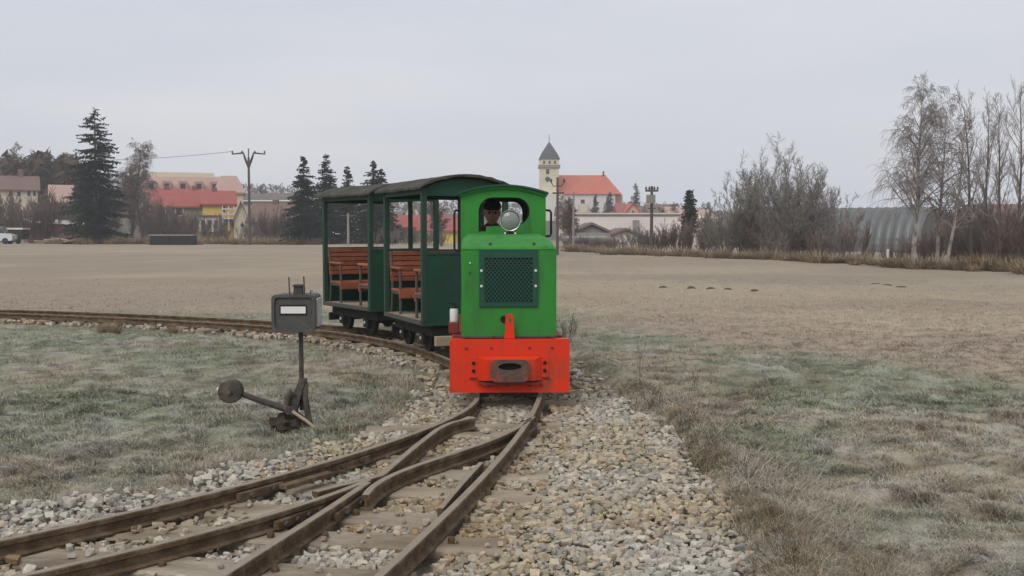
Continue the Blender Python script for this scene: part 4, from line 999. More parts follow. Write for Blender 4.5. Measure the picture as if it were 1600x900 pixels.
for i, (u, vt, hp, mt, lb) in enumerate(((20, 240, 26, 'twigred', 0), (64, 233, 44, 'brownleaf', 'rounded brown tree crown above the grey house on the far left'), (38, 245, 24, 'needle2', 'dark pine beside the rounded brown crown on the far left'), (101, 234, 26, 'needle2', 'dark pointed pine just left of the tall lone spruce'), (124, 246, 24, 'needle', 'dark conifer mass right behind the tall lone spruce'), (84, 256, 34, 'brownleaf', 'low brown crown between the far left pines'), (4, 250, 18, 'needle2', 'dark pine cut by the left picture edge'))):
    if lb: pine('pine_tree' if mt == 'needle2' else 'leafy_tree', u, vt, 340, 165 + i * 4, hp, lb, 20 + i, mt, lobes=20, n=4200)
def gp(u, d): x = X(u, d); return Vector((x, d, gz1(x, d)))
def ht(u, v, d): return Z(v, d) - gz1(X(u, d), d)
def bare(name, u, vt, d, r0, st, seed, label, mt, mc, cat='tree', group=None, lean=(0, 0)):
    h = ht(u, vt, d); return put_tree(name, tree_geo(seed, h * .915, r0, st, lean), gp(u, d), label, cat, M[mt], M[mc], group)
bare('bare_tree', 14, 219, 175, .25, dict(BIRCH, rmin=.022), 31, 'pale leafless tree top above the pines on the far left', 'bark', 'twig')
bare('bare_tree', 206, 217, 118, .18, dict(WEEP, rmin=.012), 32, 'hazy weeping leafless tree just right of the tall lone spruce', 'bark', 'twig')
bare('bare_tree', 222, 255, 112, .16, dict(BIRCH, rmin=.014), 33, 'reddish leafless tree beside the long pink roof', 'bark', 'twigred')
bare('bare_tree', 414, 288, 200, .22, dict(BIRCH, rmin=.02), 34, 'leafless tree behind the grey roofs right of the forked pole', 'bark', 'twig')
bare('bare_tree', 690, 300, 95, .16, dict(BIRCH, rmin=.022), 35, 'leafless tree seen through the front carriage', 'bark', 'twigred')
bare('bare_tree', 893, 308, 80, .14, dict(BIRCH, rmin=.018), 36, 'leafless tree standing between the engine cab and the low sheds', 'bark', 'twigred')
for u, vt, d, sd, lb in ((930, 322, 150, 141, 'small bare tree before the church nave'), (948, 318, 155, 142, 'bare tree right of the slim conifer before the church'), (1036, 318, 140, 143, 'bare tree just right of the pole with the box'), (1056, 314, 130, 144, 'bare tree left of the dark bushy pine'), (1097, 312, 110, 145, 'thin bare tree right of the dark bushy pine'), (880, 300, 120, 146, 'bare tree below the yellow church tower'), (1108, 330, 90, 147, 'low bare tree at the left end of the big bare thicket'), (648, 318, 150, 148, 'bare tree above the red roofs behind the carriage'), (430, 300, 190, 149, 'faint bare tree behind the grey roof')):
    bare('bare_tree', u, vt, d, .10, dict(BIRCH, rmin=.009, levels=3), sd, lb, 'bark', 'twigred')
# birches and poplars on the right
bare('birch_tree', 1430, 127, 41, .11, WEEP, 41, 'tallest weeping birch on the right with a wide drooping crown', 'birch', 'twigpale')
bare('birch_tree', 1466, 150, 42, .08, BIRCH, 42, 'slender white stemmed birch right of the tallest weeping one', 'birch', 'twigpale')
bare('birch_tree', 1480, 165, 41, .075, dict(BIRCH, len=(.2, .45, .5)), 43, 'birch with a leaning pale stem in front of the hangar end wall', 'birch', 'twigpale', lean=(.075, 0))
bare('poplar_tree', 1519, 135, 43, .085, TALL, 44, 'upright leafless tree right of the leaning birch', 'bark', 'twigpale')
bare('poplar_tree', 1541, 140, 44, .08, TALL, 45, 'upright leafless tree, middle one of the tall group at the right', 'bark', 'twigpale')
bare('poplar_tree', 1561, 150, 43, .075, TALL, 46, 'upright leafless tree with a thin dark stem, second from the right edge', 'bark', 'twigpale')
bare('poplar_tree', 1593, 120, 42, .085, TALL, 47, 'tall leafless tree cut by the right picture edge', 'bark', 'twigpale')
# the big bare thicket
for i, (u, vt, d, st_, sp2, lb) in enumerate(((1205, 219, 60, 11, .26, 'tallest grey bush in the middle of the big bare thicket'), (1250, 238, 62, 9, .28, 'tall bush just right of the top of the big bare thicket'), (1160, 272, 59, 10, .32, 'mid height bush on the left flank of the big bare thicket'), (1285, 282, 60, 9, .34, 'mid height bush on the right flank of the big bare thicket'), (1132, 306, 58, 10, .4, 'low spreading bush at the left foot of the big bare thicket'), (1312, 312, 57, 9, .42, 'low spreading bush at the right foot of the big bare thicket'), (1225, 300, 57, 12, .45, 'dense low bush in front of the middle of the big bare thicket'), (1182, 240, 63, 9, .3, 'tall bush just left of the top of the big bare thicket'), (1228, 232, 61, 9, .3, 'tall fine twigged bush directly behind the top of the big bare thicket'))):
    h = ht(u, vt, d); put_tree('bare_shrub', dome_geo(60 + i, h * .93, sp2 * 1.9, int(st_ * 1.6), DOME), gp(u, d), lb, 'shrub', M['twig'], M['twiggrey'] if i % 2 == 0 else M['twigpale'], 'bushes of the big bare thicket', parts=('stems', 'twigs'))
# hedge shrubs: four shapes, copied
protos = []
for i, (mt, st_) in enumerate((('twigred', 12), ('twig', 14), ('twigred', 16), ('twiggrey', 13))):
    protos.append((mt, shrub_geo(80 + i, 1.0, .75, st_, dict(SHRUB, levels=2, nb=(9, 6, 4), rmin=.0058), base=.35, r0=.012)))
pm = []
for mt, g in protos:
    row = []
    for pn, sg in (('stems', g[0]), ('twigs', g[1])):
        V, Fs = tubes_np(sg, 3); row.append((pn, np_mesh(pn, V, Fs, M[mt])))
    pm.append(row)
def shrub_at(u, vt, d, label, group, k, wide=1.0):
    p = gp(u, d); h = max(ht(u, vt, d), .3); t = thing('hedge_shrub', label, 'shrub', p, rng.uniform(0, 6.28), group); t.scale = (h * wide, h * wide, h)
    for pn, me in pm[k]: link(pn, me, t, kind='stuff' if pn == 'stems' else None)
gr_ = 'low shrubs along the right field edge'
for i in range(46):
    u = 895 + i * 15.6 + rng.uniform(-6, 6); d = np.interp(u, [890, 1000, 1200, 1400, 1600], [78, 66, 55, 45, 38]) + rng.uniform(1, 6)
    top = np.interp(u, [890, 940, 1000, 1100, 1330, 1400, 1480, 1600], [372, 378, 362, 352, 362, 375, 368, 335]) + rng.uniform(-8, 14)
    if 1335 < u < 1425: top = 388 + rng.uniform(0, 10)
    lb = 'leafless shrub in the low hedge ' + ('before the sheds just right of the engine' if u < 1000 else 'around the foot of the pole with the box' if u < 1105 else 'along the foot of the big bare thicket' if u < 1335 else 'before the arched hangar' if u < 1435 else 'under the birches and poplars on the right')
    shrub_at(u, top, d, lb, gr_, rng.choice((0, 1, 0, 2)) if u > 1100 else rng.choice((0, 2, 1)), rng.uniform(.8, 1.3))
for i in range(26):
    u = 1500 + rng.uniform(0, 120); d = 46 + rng.uniform(0, 9)
    shrub_at(u, rng.uniform(325, 372), d, 'leafless brown shrub crowding between the birch stems on the right', 'shrubs between the birch stems', rng.choice((0, 0, 2, 1)), rng.uniform(.6, .9))
for i in range(40):
    u = rng.uniform(-20, 470); d = rng.uniform(116, 136)
    top = np.interp(u, [0, 60, 120, 200, 240, 320, 360, 420, 470], [312, 314, 322, 308, 325, 345, 350, 340, 346]) + rng.uniform(-8, 16)
    lb = 'leafless grey brown shrub ' + ('in the scrub below the small pale house at far left' if u < 85 else 'in the scrub around the tall lone spruce' if u < 225 else 'in the scrub before the long red roof' if u < 312 else 'in the scrub before the yellow house' if u < 370 else 'in the scrub right of the forked pole')
    shrub_at(u, top, d, lb, 'scrub before the village houses', rng.choice((0, 1, 2, 0)), rng.uniform(.8, 1.4))
for i in range(24):
    u = rng.uniform(585, 760) if i < 12 else rng.uniform(868, 1010); d = rng.uniform(100, 112) if i < 12 else rng.uniform(80, 92)
    shrub_at(u, rng.uniform(352, 368) if i < 12 else rng.uniform(374, 384), d, 'leafless shrub seen through the carriages at the far side of the field' if i < 12 else 'low leafless shrub right of the engine cab at the far side of the field', 'shrubs behind the train', rng.choice((0, 1, 2)), rng.uniform(.8, 1.4))
# tussocks of dry grass along the field edge
def tussock_mesh(seed, n=190):
    r = np.random.default_rng(seed); a = r.uniform(0, 6.28, n); q = r.random(n) ** .5 * .5; l = r.uniform(.5, 1.0, n); lean = r.uniform(.1, 1.1, n)
    b = np.stack([np.cos(a) * q, np.sin(a) * q, np.zeros(n)], 1); d = np.stack([np.cos(a) * np.sin(lean), np.sin(a) * np.sin(lean), np.cos(lean)], 1); s = np.stack([-np.sin(a), np.cos(a), 0 * a], 1) * .017
    V = np.stack([b - s, b + s, b + d * l[:, None]], 1).reshape(-1, 3); return np_mesh('grass_tussock', V, np.arange(n * 3).reshape(-1, 3), M['drygrass'])
tm = [tussock_mesh(i) for i in range(4)]
def fringe(name, spots):
    VV = []
    for p, h, wx in spots:
        me = rng.choice(tm); v = np.empty(len(me.vertices) * 3, np.float32); me.vertices.foreach_get('co', v); v = v.reshape(-1, 3); a = rng.uniform(0, 6.28); c, s = math.cos(a), math.sin(a)
        v = v @ np.array([[c, s, 0], [-s, c, 0], [0, 0, 1]]); VV.append(v * np.array([h * wx, h * wx, h]) + np.array(p))
    V = np.concatenate(VV); link(name, np_mesh(name, V, np.arange(len(V)).reshape(-1, 3), M['drygrass']), kind='stuff')
sp_r = []
for i in range(150):
    u = 880 + i * 5 + rng.uniform(-5, 5); d = np.interp(u, [880, 1000, 1200, 1400, 1600], [74, 63, 53, 43, 36.5]) + rng.gauss(0, 1.0)
    sp_r.append((gp(u, d), rng.choice((.25, .35, .5, .75)) * rng.uniform(.8, 1.2), rng.uniform(1.0, 2.0)))
fringe('dry_grass_fringe', sp_r)
fringe('dry_grass_fringe', [(gp(rng.uniform(130, 500), rng.uniform(106, 116)), rng.uniform(.4, 1.2), rng.uniform(1.4, 2.2)) for i in range(60)])
# single plants nearer by
p = G(1001, 603); V, Fs = tubes_np(sum(tree_geo(301, .42, .006, dict(SHRUB, levels=2, nb=(7, 3, 0), rmin=.0016)), [])); link('weed_stalk', np_mesh('weed_stalk', V, Fs, M['twig']), None, (p.x, p.y, gz1(p.x, p.y)), label='thin dead weed stalk upright on the grassy bank right of the engine', category='weed')
p = G(1085, 610); V, Fs = tubes_np(sum(tree_geo(302, .22, .005, dict(SHRUB, levels=2, nb=(5, 3, 0), rmin=.0014)), [])); link('weed_stalk', np_mesh('weed_stalk', V, Fs, M['twig']), None, (p.x, p.y, gz1(p.x, p.y)), label='short dead weed stalk in the grass right of the taller one', category='weed')
p = G(880, 533); g = shrub_geo(303, .36, .9, 12, dict(SHRUB, levels=2, nb=(4, 3, 0), rmin=.0022), r0=.005); V, Fs = tubes_np(g[0] + g[1]); link('bramble', np_mesh('bramble', V, Fs, M['twig']), None, (p.x + .05, p.y, gz1(p.x, p.y)), label='tangle of bare bramble twigs peeping out right of the green hood', category='shrub')
for u, v, h, lb in ((178, 520, .32, 'brown grass clump standing tallest beside the track at far left'), (160, 520, .2, 'small brown grass clump left of the tall one beside the track'), (270, 522, .2, 'low pale grass clump between the tall brown one and the lantern')):
    p = G(u, v); o = link('grass_tussock', tm[0], None, (p.x, p.y, gz1(p.x, p.y)), label=lb, category='grass clump'); o.scale = (h * .7, h * .7, h)
for u, v, lb in ((1036, 449, 'leftmost'), (1080, 452, 'second'), (1110, 453, 'third'), (1137, 452, 'fourth'), (1179, 453, 'fifth')):
    p = G(u, v); MB().lathe([(.13, -.05), (.11, .012), (.07, .04), (.03, .05), (0, .052)], 'z', n=12).build('molehill', M['brownleaf'], None, label=f'small dark molehill, {lb} of the row out on the tan field', category='molehill', group='molehills on the field').location = (p.x, p.y, gz1(p.x, p.y))
for u, v, lb in ((1369, 443, 'leftmost'), (1385, 446, 'middle one'), (1408, 448, 'rightmost')):
    p = G(u, v); o = MB().lathe([(.14, -.05), (.11, .012), (.07, .03), (0, .035)], 'z', n=12).build('molehill', M['brownleaf'], None, label=f'flat dark molehill, {lb} of the three near the white post', category='molehill', group='molehills on the field'); o.location = (p.x, p.y, gz1(p.x, p.y)); o.scale = (1.3, .8, 1)

# ------------------------------------------------------------------ buildings
def house(name, label, u0, u1, vr, ve, vb, d, depth, wall, roof, yaw=0.0, gable=False, wins=(), chim=(), hip=0.0, cat='house', roofname='roof', over=.35, frames='frame'):
    """u0..u1 the front wall, vr ridge, ve eaves, vb foot; gable=True shows the gable end"""
    x0, x1 = X(u0, d), X(u1, d); W = x1 - x0; zr, ze, zb = Z(vr, d), Z(ve, d), Z(vb, d)
    base = Vector(((x0 + x1) / 2, d, zb)); yaw = math.atan2(-base.x, d) if u1 < 400 and not yaw else yaw; t = thing(name, label, cat, base, yaw); hw = W / 2; H = ze - zb; RH = zr - zb
    foot = -3.0
    if not gable:
        mb = MB().box(-hw, hw, 0, depth, foot, H)
        if not hip: mb.add([(-hw, 0, H), (-hw, depth, H), (-hw, depth / 2, RH - .1), (hw, 0, H), (hw, depth, H), (hw, depth / 2, RH - .1)], [(0, 1, 2), (3, 5, 4), (0, 2, 5, 3), (1, 4, 5, 2)])
        mb.build('wall', M[wall], t)
        o = over; h2 = hip * W; th = .22; hx = o
        A = [(-hw - hx, -o, H - .12), (hw + hx, -o, H - .12), (hw + hx, depth + o, H - .12), (-hw - hx, depth + o, H - .12), (-hw - hx + h2, depth / 2, RH), (hw + hx - h2, depth / 2, RH)]
        B = [(p[0], p[1], p[2] - th) for p in A]
        rf = MB().add(A + B, [(0, 1, 5, 4), (2, 3, 4, 5), (3, 0, 4), (1, 2, 5), (6, 7, 1, 0), (7, 8, 2, 1), (8, 9, 3, 2), (9, 6, 0, 3), (6, 9, 8, 7)]).build(roofname, M[roof], t)
    else:
        g = [(-hw, foot), (hw, foot), (hw, H), (0, RH - .1), (-hw, H)]
        MB().plate(g, [], 0, depth).build('wall', M[wall], t); o = over; sl = (RH - H) / hw
        rp = [(-hw - o, H - o * sl), (0, RH), (hw + o, H - o * sl), (hw + o, H - o * sl + .22), (0, RH + .22), (-hw - o, H - o * sl + .22)]
        rf = MB().plate(rp, [], -o, depth + o).build(roofname, M[roof], t)
    for (wu, wv, ww, wh) in wins:
        cx, cz = X(wu, d) - base.x, Z(wv, d) - zb; a, b = ww / F * d / 2, wh / F * d / 2
        wo = MB().plate([(cx - a, cz - b), (cx + a, cz - b), (cx + a, cz + b), (cx - a, cz + b)], [[(cx - a * .76, cz - b * .82), (cx + a * .76, cz - b * .82), (cx + a * .76, cz + b * .82), (cx - a * .76, cz + b * .82)]], -.10, .02).build('window', M[frames], t)
        MB().box(cx - a * .8, cx + a * .8, -.05, -.005, cz - b * .86, cz + b * .86).build('pane', M['pane'], wo)
    for (cu, vt) in chim:
        cx = X(cu, d) - base.x; MB().box(cx - .35, cx + .35, depth / 2 - .35 + (0 if not gable else 0), depth / 2 + .35, RH - 1.2, Z(vt, d) - zb).build('chimney', M['roofbrown'], rf)
    return t
house('house', 'small pale house with a brown roof among trees at the far left edge', 3, 58, 273, 295, 322, 150, 8, 'cream', 'roofbrown', wins=((20, 303, 7, 9), (31, 303, 7, 9), (45, 302, 6, 10), (53, 302, 5, 10)), chim=((34, 262),))
house('house', 'red roofed house half hidden behind the tall lone spruce', 82, 112, 287, 314, 330, 140, 8, 'shed', 'roofpink')
# long pink roofed block with dormers
hb = house('apartment_block', 'long block with a faded pink roof and row of dormers, left of the forked pole', 226, 348, 272, 300, 330, 150, 13, 'cream', 'roofpink', hip=.0, wins=())
for i, u in enumerate((240, 263, 287, 311, 335)):
    dd = 150; x = X(u, dd) - hb.location.x; z = Z(292, dd) - hb.location.z; a = 6 / F * dd
    dm = MB().box(x - a * 1.1, x + a * 1.1, .4, 4.2, z - .9, z + .85).build('dormer', M['roofpink'], hb)
    MB().box(x - a * .6, x + a * .6, .32, .398, z - .55, z + .5).build('pane', M['pane'], dm)
MB().box(-6.2, 4.6, 6.2, 6.8, Z(272, 150) - hb.location.z - .2, Z(266, 150) - hb.location.z).build('ridge_deck', M['cream'], hb)
house('house', 'house with a pale pink hipped roof behind the yellow house', 338, 380, 272, 299, 330, 146, 10, 'cream', 'roofpink', hip=.3)
house('house', 'long low house with a bright red roof under the pink roofed block', 238, 332, 293, 321, 360, 138, 9, 'greyren', 'roofred', wins=((255, 331, 13, 13), (281, 331, 13, 13)), chim=((262, 288), (305, 288)))
hy_ = house('house', 'yellow house with a brownish red roof, white porch and balcony', 318, 366, 296, 317, 362, 134, 8, 'yellow', 'roofred', wins=((350, 327, 5, 12),), chim=((336, 291),))
def extra(t, d, nm, m, u0, u1, v0, v1, y0, y1): return MB().box(X(u0, d) - t.location.x, X(u1, d) - t.location.x, y0, y1, Z(v1, d) - t.location.z, Z(v0, d) - t.location.z).build(nm, M[m], t)
pc = extra(hy_, 134, 'porch', 'whiteren', 313, 344, 339, 362, -1.2, -.05)
for u in (319, 328, 338): 
    MB().box(X(u - 2.6, 134) - hy_.location.x, X(u + 2.6, 134) - hy_.location.x, -1.26, -1.202, Z(357, 134) - hy_.location.z, Z(344, 134) - hy_.location.z).build('pane', M['pane'], pc)
extra(hy_, 134, 'porch_roof', 'roofbrown', 311, 346, 336.5, 338.8, -1.4, -.05)
for v in (326, 334, 341): extra(hy_, 134, 'balcony_rail', 'white', 348, 366, v, v + 1.6, -1.3, -1.2)
for u in (348, 357, 365): extra(hy_, 134, 'balcony_post', 'white', u - .7, u + .7, 322, 362, -1.19, -1.1)
extra(hy_, 134, 'balcony_floor', 'brownleaf', 347, 367, 341.8, 344, -1.08, -.05)
house('house', 'white gabled house with a steep brown roof beside the forked pole', 366, 388, 316, 343, 362, 130, 10, 'cream', 'roofbrown', gable=True, wins=((378, 352, 5, 7),))
house('house', 'long house with a brown roof right of the forked pole', 388, 452, 316, 345, 364, 128, 8, 'cream', 'roofbrown', wins=((406, 350, 7, 6), (433, 350, 8, 6)), chim=((420, 311),))
house('house', 'grey roofed house behind the long brown roof', 376, 452, 300, 314, 330, 160, 9, 'whiteren', 'roofgrey', chim=((400, 296),))
house('house', 'house with a red roof and beige wall seen through the front carriage', 616, 665, 335, 353, 382, 120, 8, 'greyren', 'roofred', wins=((628, 366, 6, 9),))
house('house', 'yellowish house with a red roof partly hidden by the carriage posts', 655, 712, 337, 358, 384, 118, 8, 'yellow', 'roofred', wins=((668, 370, 6, 10),))
house('house', 'distant white gable with a grey roof above the red roofs behind the carriage', 633, 654, 313, 331, 345, 170, 8, 'whiteren', 'roofgrey', gable=True, wins=((639, 325, 3, 5), (648, 325, 3, 5)))
house('house', 'distant white house glimpsed through the rear carriage', 520, 560, 312, 325, 345, 175, 8, 'whiteren', 'roofgrey')
# church
CD = 255
ch = thing('church', 'white church with red nave roof and a yellow tower under a dark pointed spire', 'church', (X(905, CD), CD, Z(345, CD)))
cx0 = ch.location.x; cz0 = ch.location.z
def cu(u): return X(u, CD) - cx0
def cv(v): return Z(v, CD) - cz0
tx0, tx1 = cu(843.5), cu(873); tw = tx1 - tx0; tm_ = (tx0 + tx1) / 2
tw_ = MB().box(tx0, tx1, 0, tw, -4, cv(262)).build('tower', M['cream'], ch)
MB().box(tx0 - .35, tx1 + .35, -.35, tw + .35, cv(262.0) + .01, cv(257.5)).build('gallery', M['concrete'], tw_)
MB().box(tx0 - .05, tx1 + .05, -.05, tw + .05, cv(257.4), cv(248.5)).build('belfry', M['cream'], tw_)
for u in (850, 858.5, 867): MB().box(cu(u - 1.6), cu(u + 1.6), -.12, -.055, cv(256), cv(251.5)).build('window', M['pane'], tw_)
for vz, h in ((268, 5),): MB().box(cu(853), cu(858), -.08, -.002, cv(vz + h / 1.3), cv(vz - h / 1.3)).build('window', M['pane'], tw_)
MB().lathe([(.62, -.10), (.62, -.002)], 'y', (cu(855.5), 0, cv(280)), 18).build('clock_face', M['pane'], tw_)
e = .35; zz0, zz1 = cv(248.4), cv(219.5); zk = cv(240)
sp4 = []
for f, z in ((1.12, zz0), (.86, zk), (.0, zz1)):
    hwid = tw / 2 * f; sp4.append([(tm_ - hwid, tw / 2 - hwid, z), (tm_ + hwid, tw / 2 - hwid, z), (tm_ + hwid, tw / 2 + hwid, z), (tm_ - hwid, tw / 2 + hwid, z)])
MB().add(sp4[0] + sp4[1] + [(tm_, tw / 2, zz1)], [(i, (i + 1) % 4, 4 + (i + 1) % 4, 4 + i) for i in range(4)] + [(4 + i, 4 + (i + 1) % 4, 8) for i in range(4)] + [(3, 2, 1, 0)]).build('spire', M['slate'], tw_)
MB().tube([(tm_, tw / 2, zz1 - .2), (tm_, tw / 2, zz1 + 1.6)], .08, 5).build('spire_finial', M['slate'], tw_)
nx0, nx1 = cu(874), cu(972); nd = 13
MB().box(nx0, cu(962), 1.5, 1.5 + nd, -4, cv(301)).build('nave_wall', M['whiteren'], ch)
A = [(nx0 - .3, 1.0, cv(303)), (nx1, 1.0, cv(303)), (nx1, 2 + nd, cv(303)), (nx0 - .3, 2 + nd, cv(303)), (nx0 - .3, 1.5 + nd / 2, cv(271)), (cu(950), 1.5 + nd / 2, cv(271))]
nr = MB().add(A, [(0, 1, 5, 4), (1, 2, 5), (2, 3, 4, 5), (3, 0, 4), (3, 2, 1, 0)]).build('nave_roof', M['rooforange'], ch)
MB().box(cu(945.5), cu(948), 7.4, 8, cv(272), cv(265)).build('roof_turret', M['slate'], nr)
MB().box(nx0 - .45, nx0 - .31, .9, 14, cv(301), cv(273)).build('fire_gable', M['roofbrown'], nr)
ap = MB().box(cu(962) + .01, cu(975), 3.5, 12.5, -4, cv(303) - .02).build('apse', M['peach'], ch)
for u, v, a, b in ((911, 315, 6, 7), (911, 323, 6, 5), (890, 312, 4, 9), (930, 312, 4, 9), (950, 312, 4, 9)): 
    MB().box(cu(u - a / 2), cu(u + a / 2), 1.40, 1.498, cv(v + b / 2), cv(v - b / 2)).build('window', M['pane'], ch)
MB().box(cu(905), cu(918), .2, 1.39, -4, cv(318)).build('side_chapel', M['cream'], ch)
MB().box(cu(845), cu(880), -3, -.1, -4, cv(302)).build('annex', M['whiteren'], ch)
# village right of the church, white long building, sheds
house('house', 'small house with an orange gable to the right of the church', 978, 1000, 318, 331, 345, 210, 9, 'peach', 'rooforange', gable=True, wins=((989, 331, 4, 5),))
house('house', 'small yellow house beside the orange gable', 999, 1012, 322, 332, 345, 212, 9, 'yellow', 'roofbrown', wins=((1005, 331, 3, 4),))
house('house', 'red roofed house left of the orange gable below the church', 966, 984, 318, 332, 345, 214, 9, 'whiteren', 'roofred')
house('house', 'brown roofed house behind the pole with the box', 1014, 1062, 318, 331, 345, 200, 9, 'peach', 'roofbrown')
house('house', 'small pale house between the dark bushy pine and the pole with the box', 1040, 1068, 322, 333, 350, 150, 8, 'cream', 'roofpink', wins=((1048, 338, 4, 5), (1060, 338, 4, 5)))
house('house', 'pale house with a faded roof low behind the left end of the big thicket', 1084, 1116, 326, 340, 372, 105, 8, 'whiteren', 'roofpink', wins=((1092, 350, 5, 6),))
house('house', 'small house with a brown roof below the church tower right of the cab', 872, 898, 322, 334, 352, 170, 8, 'cream', 'roofbrown', wins=((880, 340, 4, 5), (890, 340, 4, 5)))
wb = house('long_hall', 'long plain white building with a low roof under the church', 898, 1078, 331, 333, 362, 120, 10, 'whiteren', 'roofgrey', over=.1)
house('shed', 'low shed with a dark shallow gable roof, left of the pale gabled one', 893, 956, 351, 365, 388, 92, 9, 'concrete', 'roofgrey', gable=True)
house('shed', 'low pale gabled shed with a dark roof edge before the white building', 950, 1006, 360, 371, 389, 88, 9, 'whiteren', 'roofbrown', gable=True, wins=((972, 380, 8, 4),))
house('shed', 'small shed with a flat grey lean roof at the right side of the engine', 885, 950, 364, 371, 390, 86, 6, 'greyren', 'roofgrey', wins=((905, 382, 8, 4), (925, 382, 8, 4)))
MB().box(-.35, .35, -.3, .3, -2, .6).build('vent_pipe', M['concrete'], wb, label=None).location = (X(993, 120) - wb.location.x, -.5, Z(352, 120) - wb.location.z)
# arched steel hangar
hd = 72; hg = thing('hangar', 'grey corrugated steel hangar with a rounded roof behind the birches', 'hangar', gp(1464, hd), R(52))
HW_, HL, HH = 3.9, 9.5, ht(1464, 326, hd)
prof = [(HW_ * math.cos(R(a)), HH * math.sin(R(a)) ** .85) for a in np.linspace(0, 180, 25)]
nr_ = 15
for j in range(nr_):
    sl_ = []; m = len(prof)
    for q in range(5):
        k = .17 * math.sin(math.pi * q / 4); y = HL * (j + q / 4) / nr_; sl_.append([(x * (1 + k / HW_), y, z * (1 + k / HH)) for x, z in prof])
    vs = [p for s_ in sl_ for p in s_]
    MB().add(vs, [(q * m + i, q * m + i + 1, (q + 1) * m + i + 1, (q + 1) * m + i) for q in range(4) for i in range(m - 1)]).build('roof_rib', M['corr'], hg)
MB().plate([(x * .965, z * .965) for x, z in prof], [], -.0, .15).build('end_wall', M['hangarend'], hg)
MB().box(-1.4, 1.4, -.06, -.005, 0, 2.2).build('door', M['roofgrey'], hg)
house('house', 'house with a dark purple brown roof at the right picture edge behind the trees', 1570, 1680, 316, 352, 400, 56, 8, 'greyren', 'roofbrown', wins=((1590, 368, 7, 8),))

# far-off wood that closes the view beyond the village
q = nrg.uniform(-300, 330, 26000); yy = nrg.uniform(345, 400, 26000); hh = (1.5 + 6 * fbm(q * .06, yy * .03, 201)) * (1 - .6 * sstep(40, 120, q)); zz = ground_z_fast(q, yy) + nrg.random(26000) ** .8 * hh
T = np.stack([q, yy, zz], 1)[:, None, :] + nrg.normal(0, 1, (26000, 3, 3)) * np.array([.35, .35, .5])
link('distant_wood', np_mesh('distant_wood', T.reshape(-1, 3), np.arange(78000).reshape(-1, 3), M['twigred']), kind='stuff')
# ------------------------------------------------------------------ poles and wires
def pole(u, vt, d, label, mt, r=.13):
    p = gp(u, d); t = thing('utility_pole', label, 'pole', p); H = Z(vt, d) - p.z
    MB().tube([(0, 0, -.3), (0, 0, H)], [r, r * .72], 10).build('shaft', M[mt], t); return t, H
t, H = pole(390, 246, 104, 'dark utility pole with a wide forked crossarm, left of the spruces', 'polewood', .15)
s = 104 / F
for sx in (-1, 1):
    MB().tube([(0, 0, H - 1.0), (sx * .35, 0, H - .1), (sx * 8 * s, 0, H + .45), (sx * 26 * s, 0, H + .45 - .12)], [.12, .12, .10, .06], 7).build('crossarm', M['iron'], t)
    for q in (10, 25): MB().lathe([(.05, 0), (.10, .06), (.07, .2), (.04, .26)], 'z', (sx * q * s, 0, H + .42), 8).build('insulator', M['iron'], t)
MB().tube([(0, 0, H - .2), (0, 0, H + .9)], .06, 6).build('insulator_pin', M['iron'], t)
pole_a = t.location + Vector((-25 * s, 0, H + .6)); pole_b = t.location + Vector((25 * s, 0, H + .6))
def cable(a, b, sag, label, r=.022):
    pts = [a.lerp(b, i / 16) - Vector((0, 0, sag * 4 * (i / 16) * (1 - i / 16))) for i in range(17)]
    MB().tube(pts, r, 4).build('power_line', M['wire'], None, label=label, category='cable')
cable(pole_a, D(-120, 236, 118), 1.0, 'thin overhead line running left from the forked pole')
t, H = pole(1018, 291, 66, 'dark wooden utility pole with a crossarm and a box below it', 'polewood', .12)
s = 66 / F
MB().box(-10 * s, 10 * s, -.06, .06, H - .35, H - .22).build('crossarm', M['polewood'], t)
for q in (-9, -4, 4, 9): MB().lathe([(.04, 0), (.07, .06), (.04, .2)], 'z', (q * s, 0, H - .22), 7).build('insulator', M['iron'], t)
MB().box(-9 * s, 5 * s, -.22, -.13, H - 1.1, H - .55).build('switch_box', M['concrete'], t)
MB().box(-7 * s, 6 * s, -.2, -.13, H - 1.45, H - 1.38).build('crossarm', M['polewood'], t)
t, H = pole(871, 277, 62, 'wooden utility pole right of the engine cab, in front of the church', 'polewood', .095)
s = 62 / F
for sx in (-1, 1):
    MB().tube([(0, 0, H - .5), (sx * 6 * s, 0, H - .55), (sx * 10 * s, 0, H - .3)], .03, 6).build('bracket', M['iron'], t)
    MB().lathe([(.05, 0), (.07, .06), (.05, .2)], 'z', (sx * 10 * s, 0, H - .3), 7).build('insulator', M['iron'], t)
MB().box(-.3, .4, -.06, .06, H - 1.0, H - .9).build('crossarm', M['polewood'], t)
t, H = pole(544, 333, 100, 'pale pole with a short crossarm seen through the rear carriage', 'concrete', .14)
MB().box(-.7, .7, -.06, .06, H - .3, H - .18).build('crossarm', M['polewood'], t)
t, H = pole(896, 300, 75, 'slim pale pole between the cab and the low sheds', 'concrete', .09)

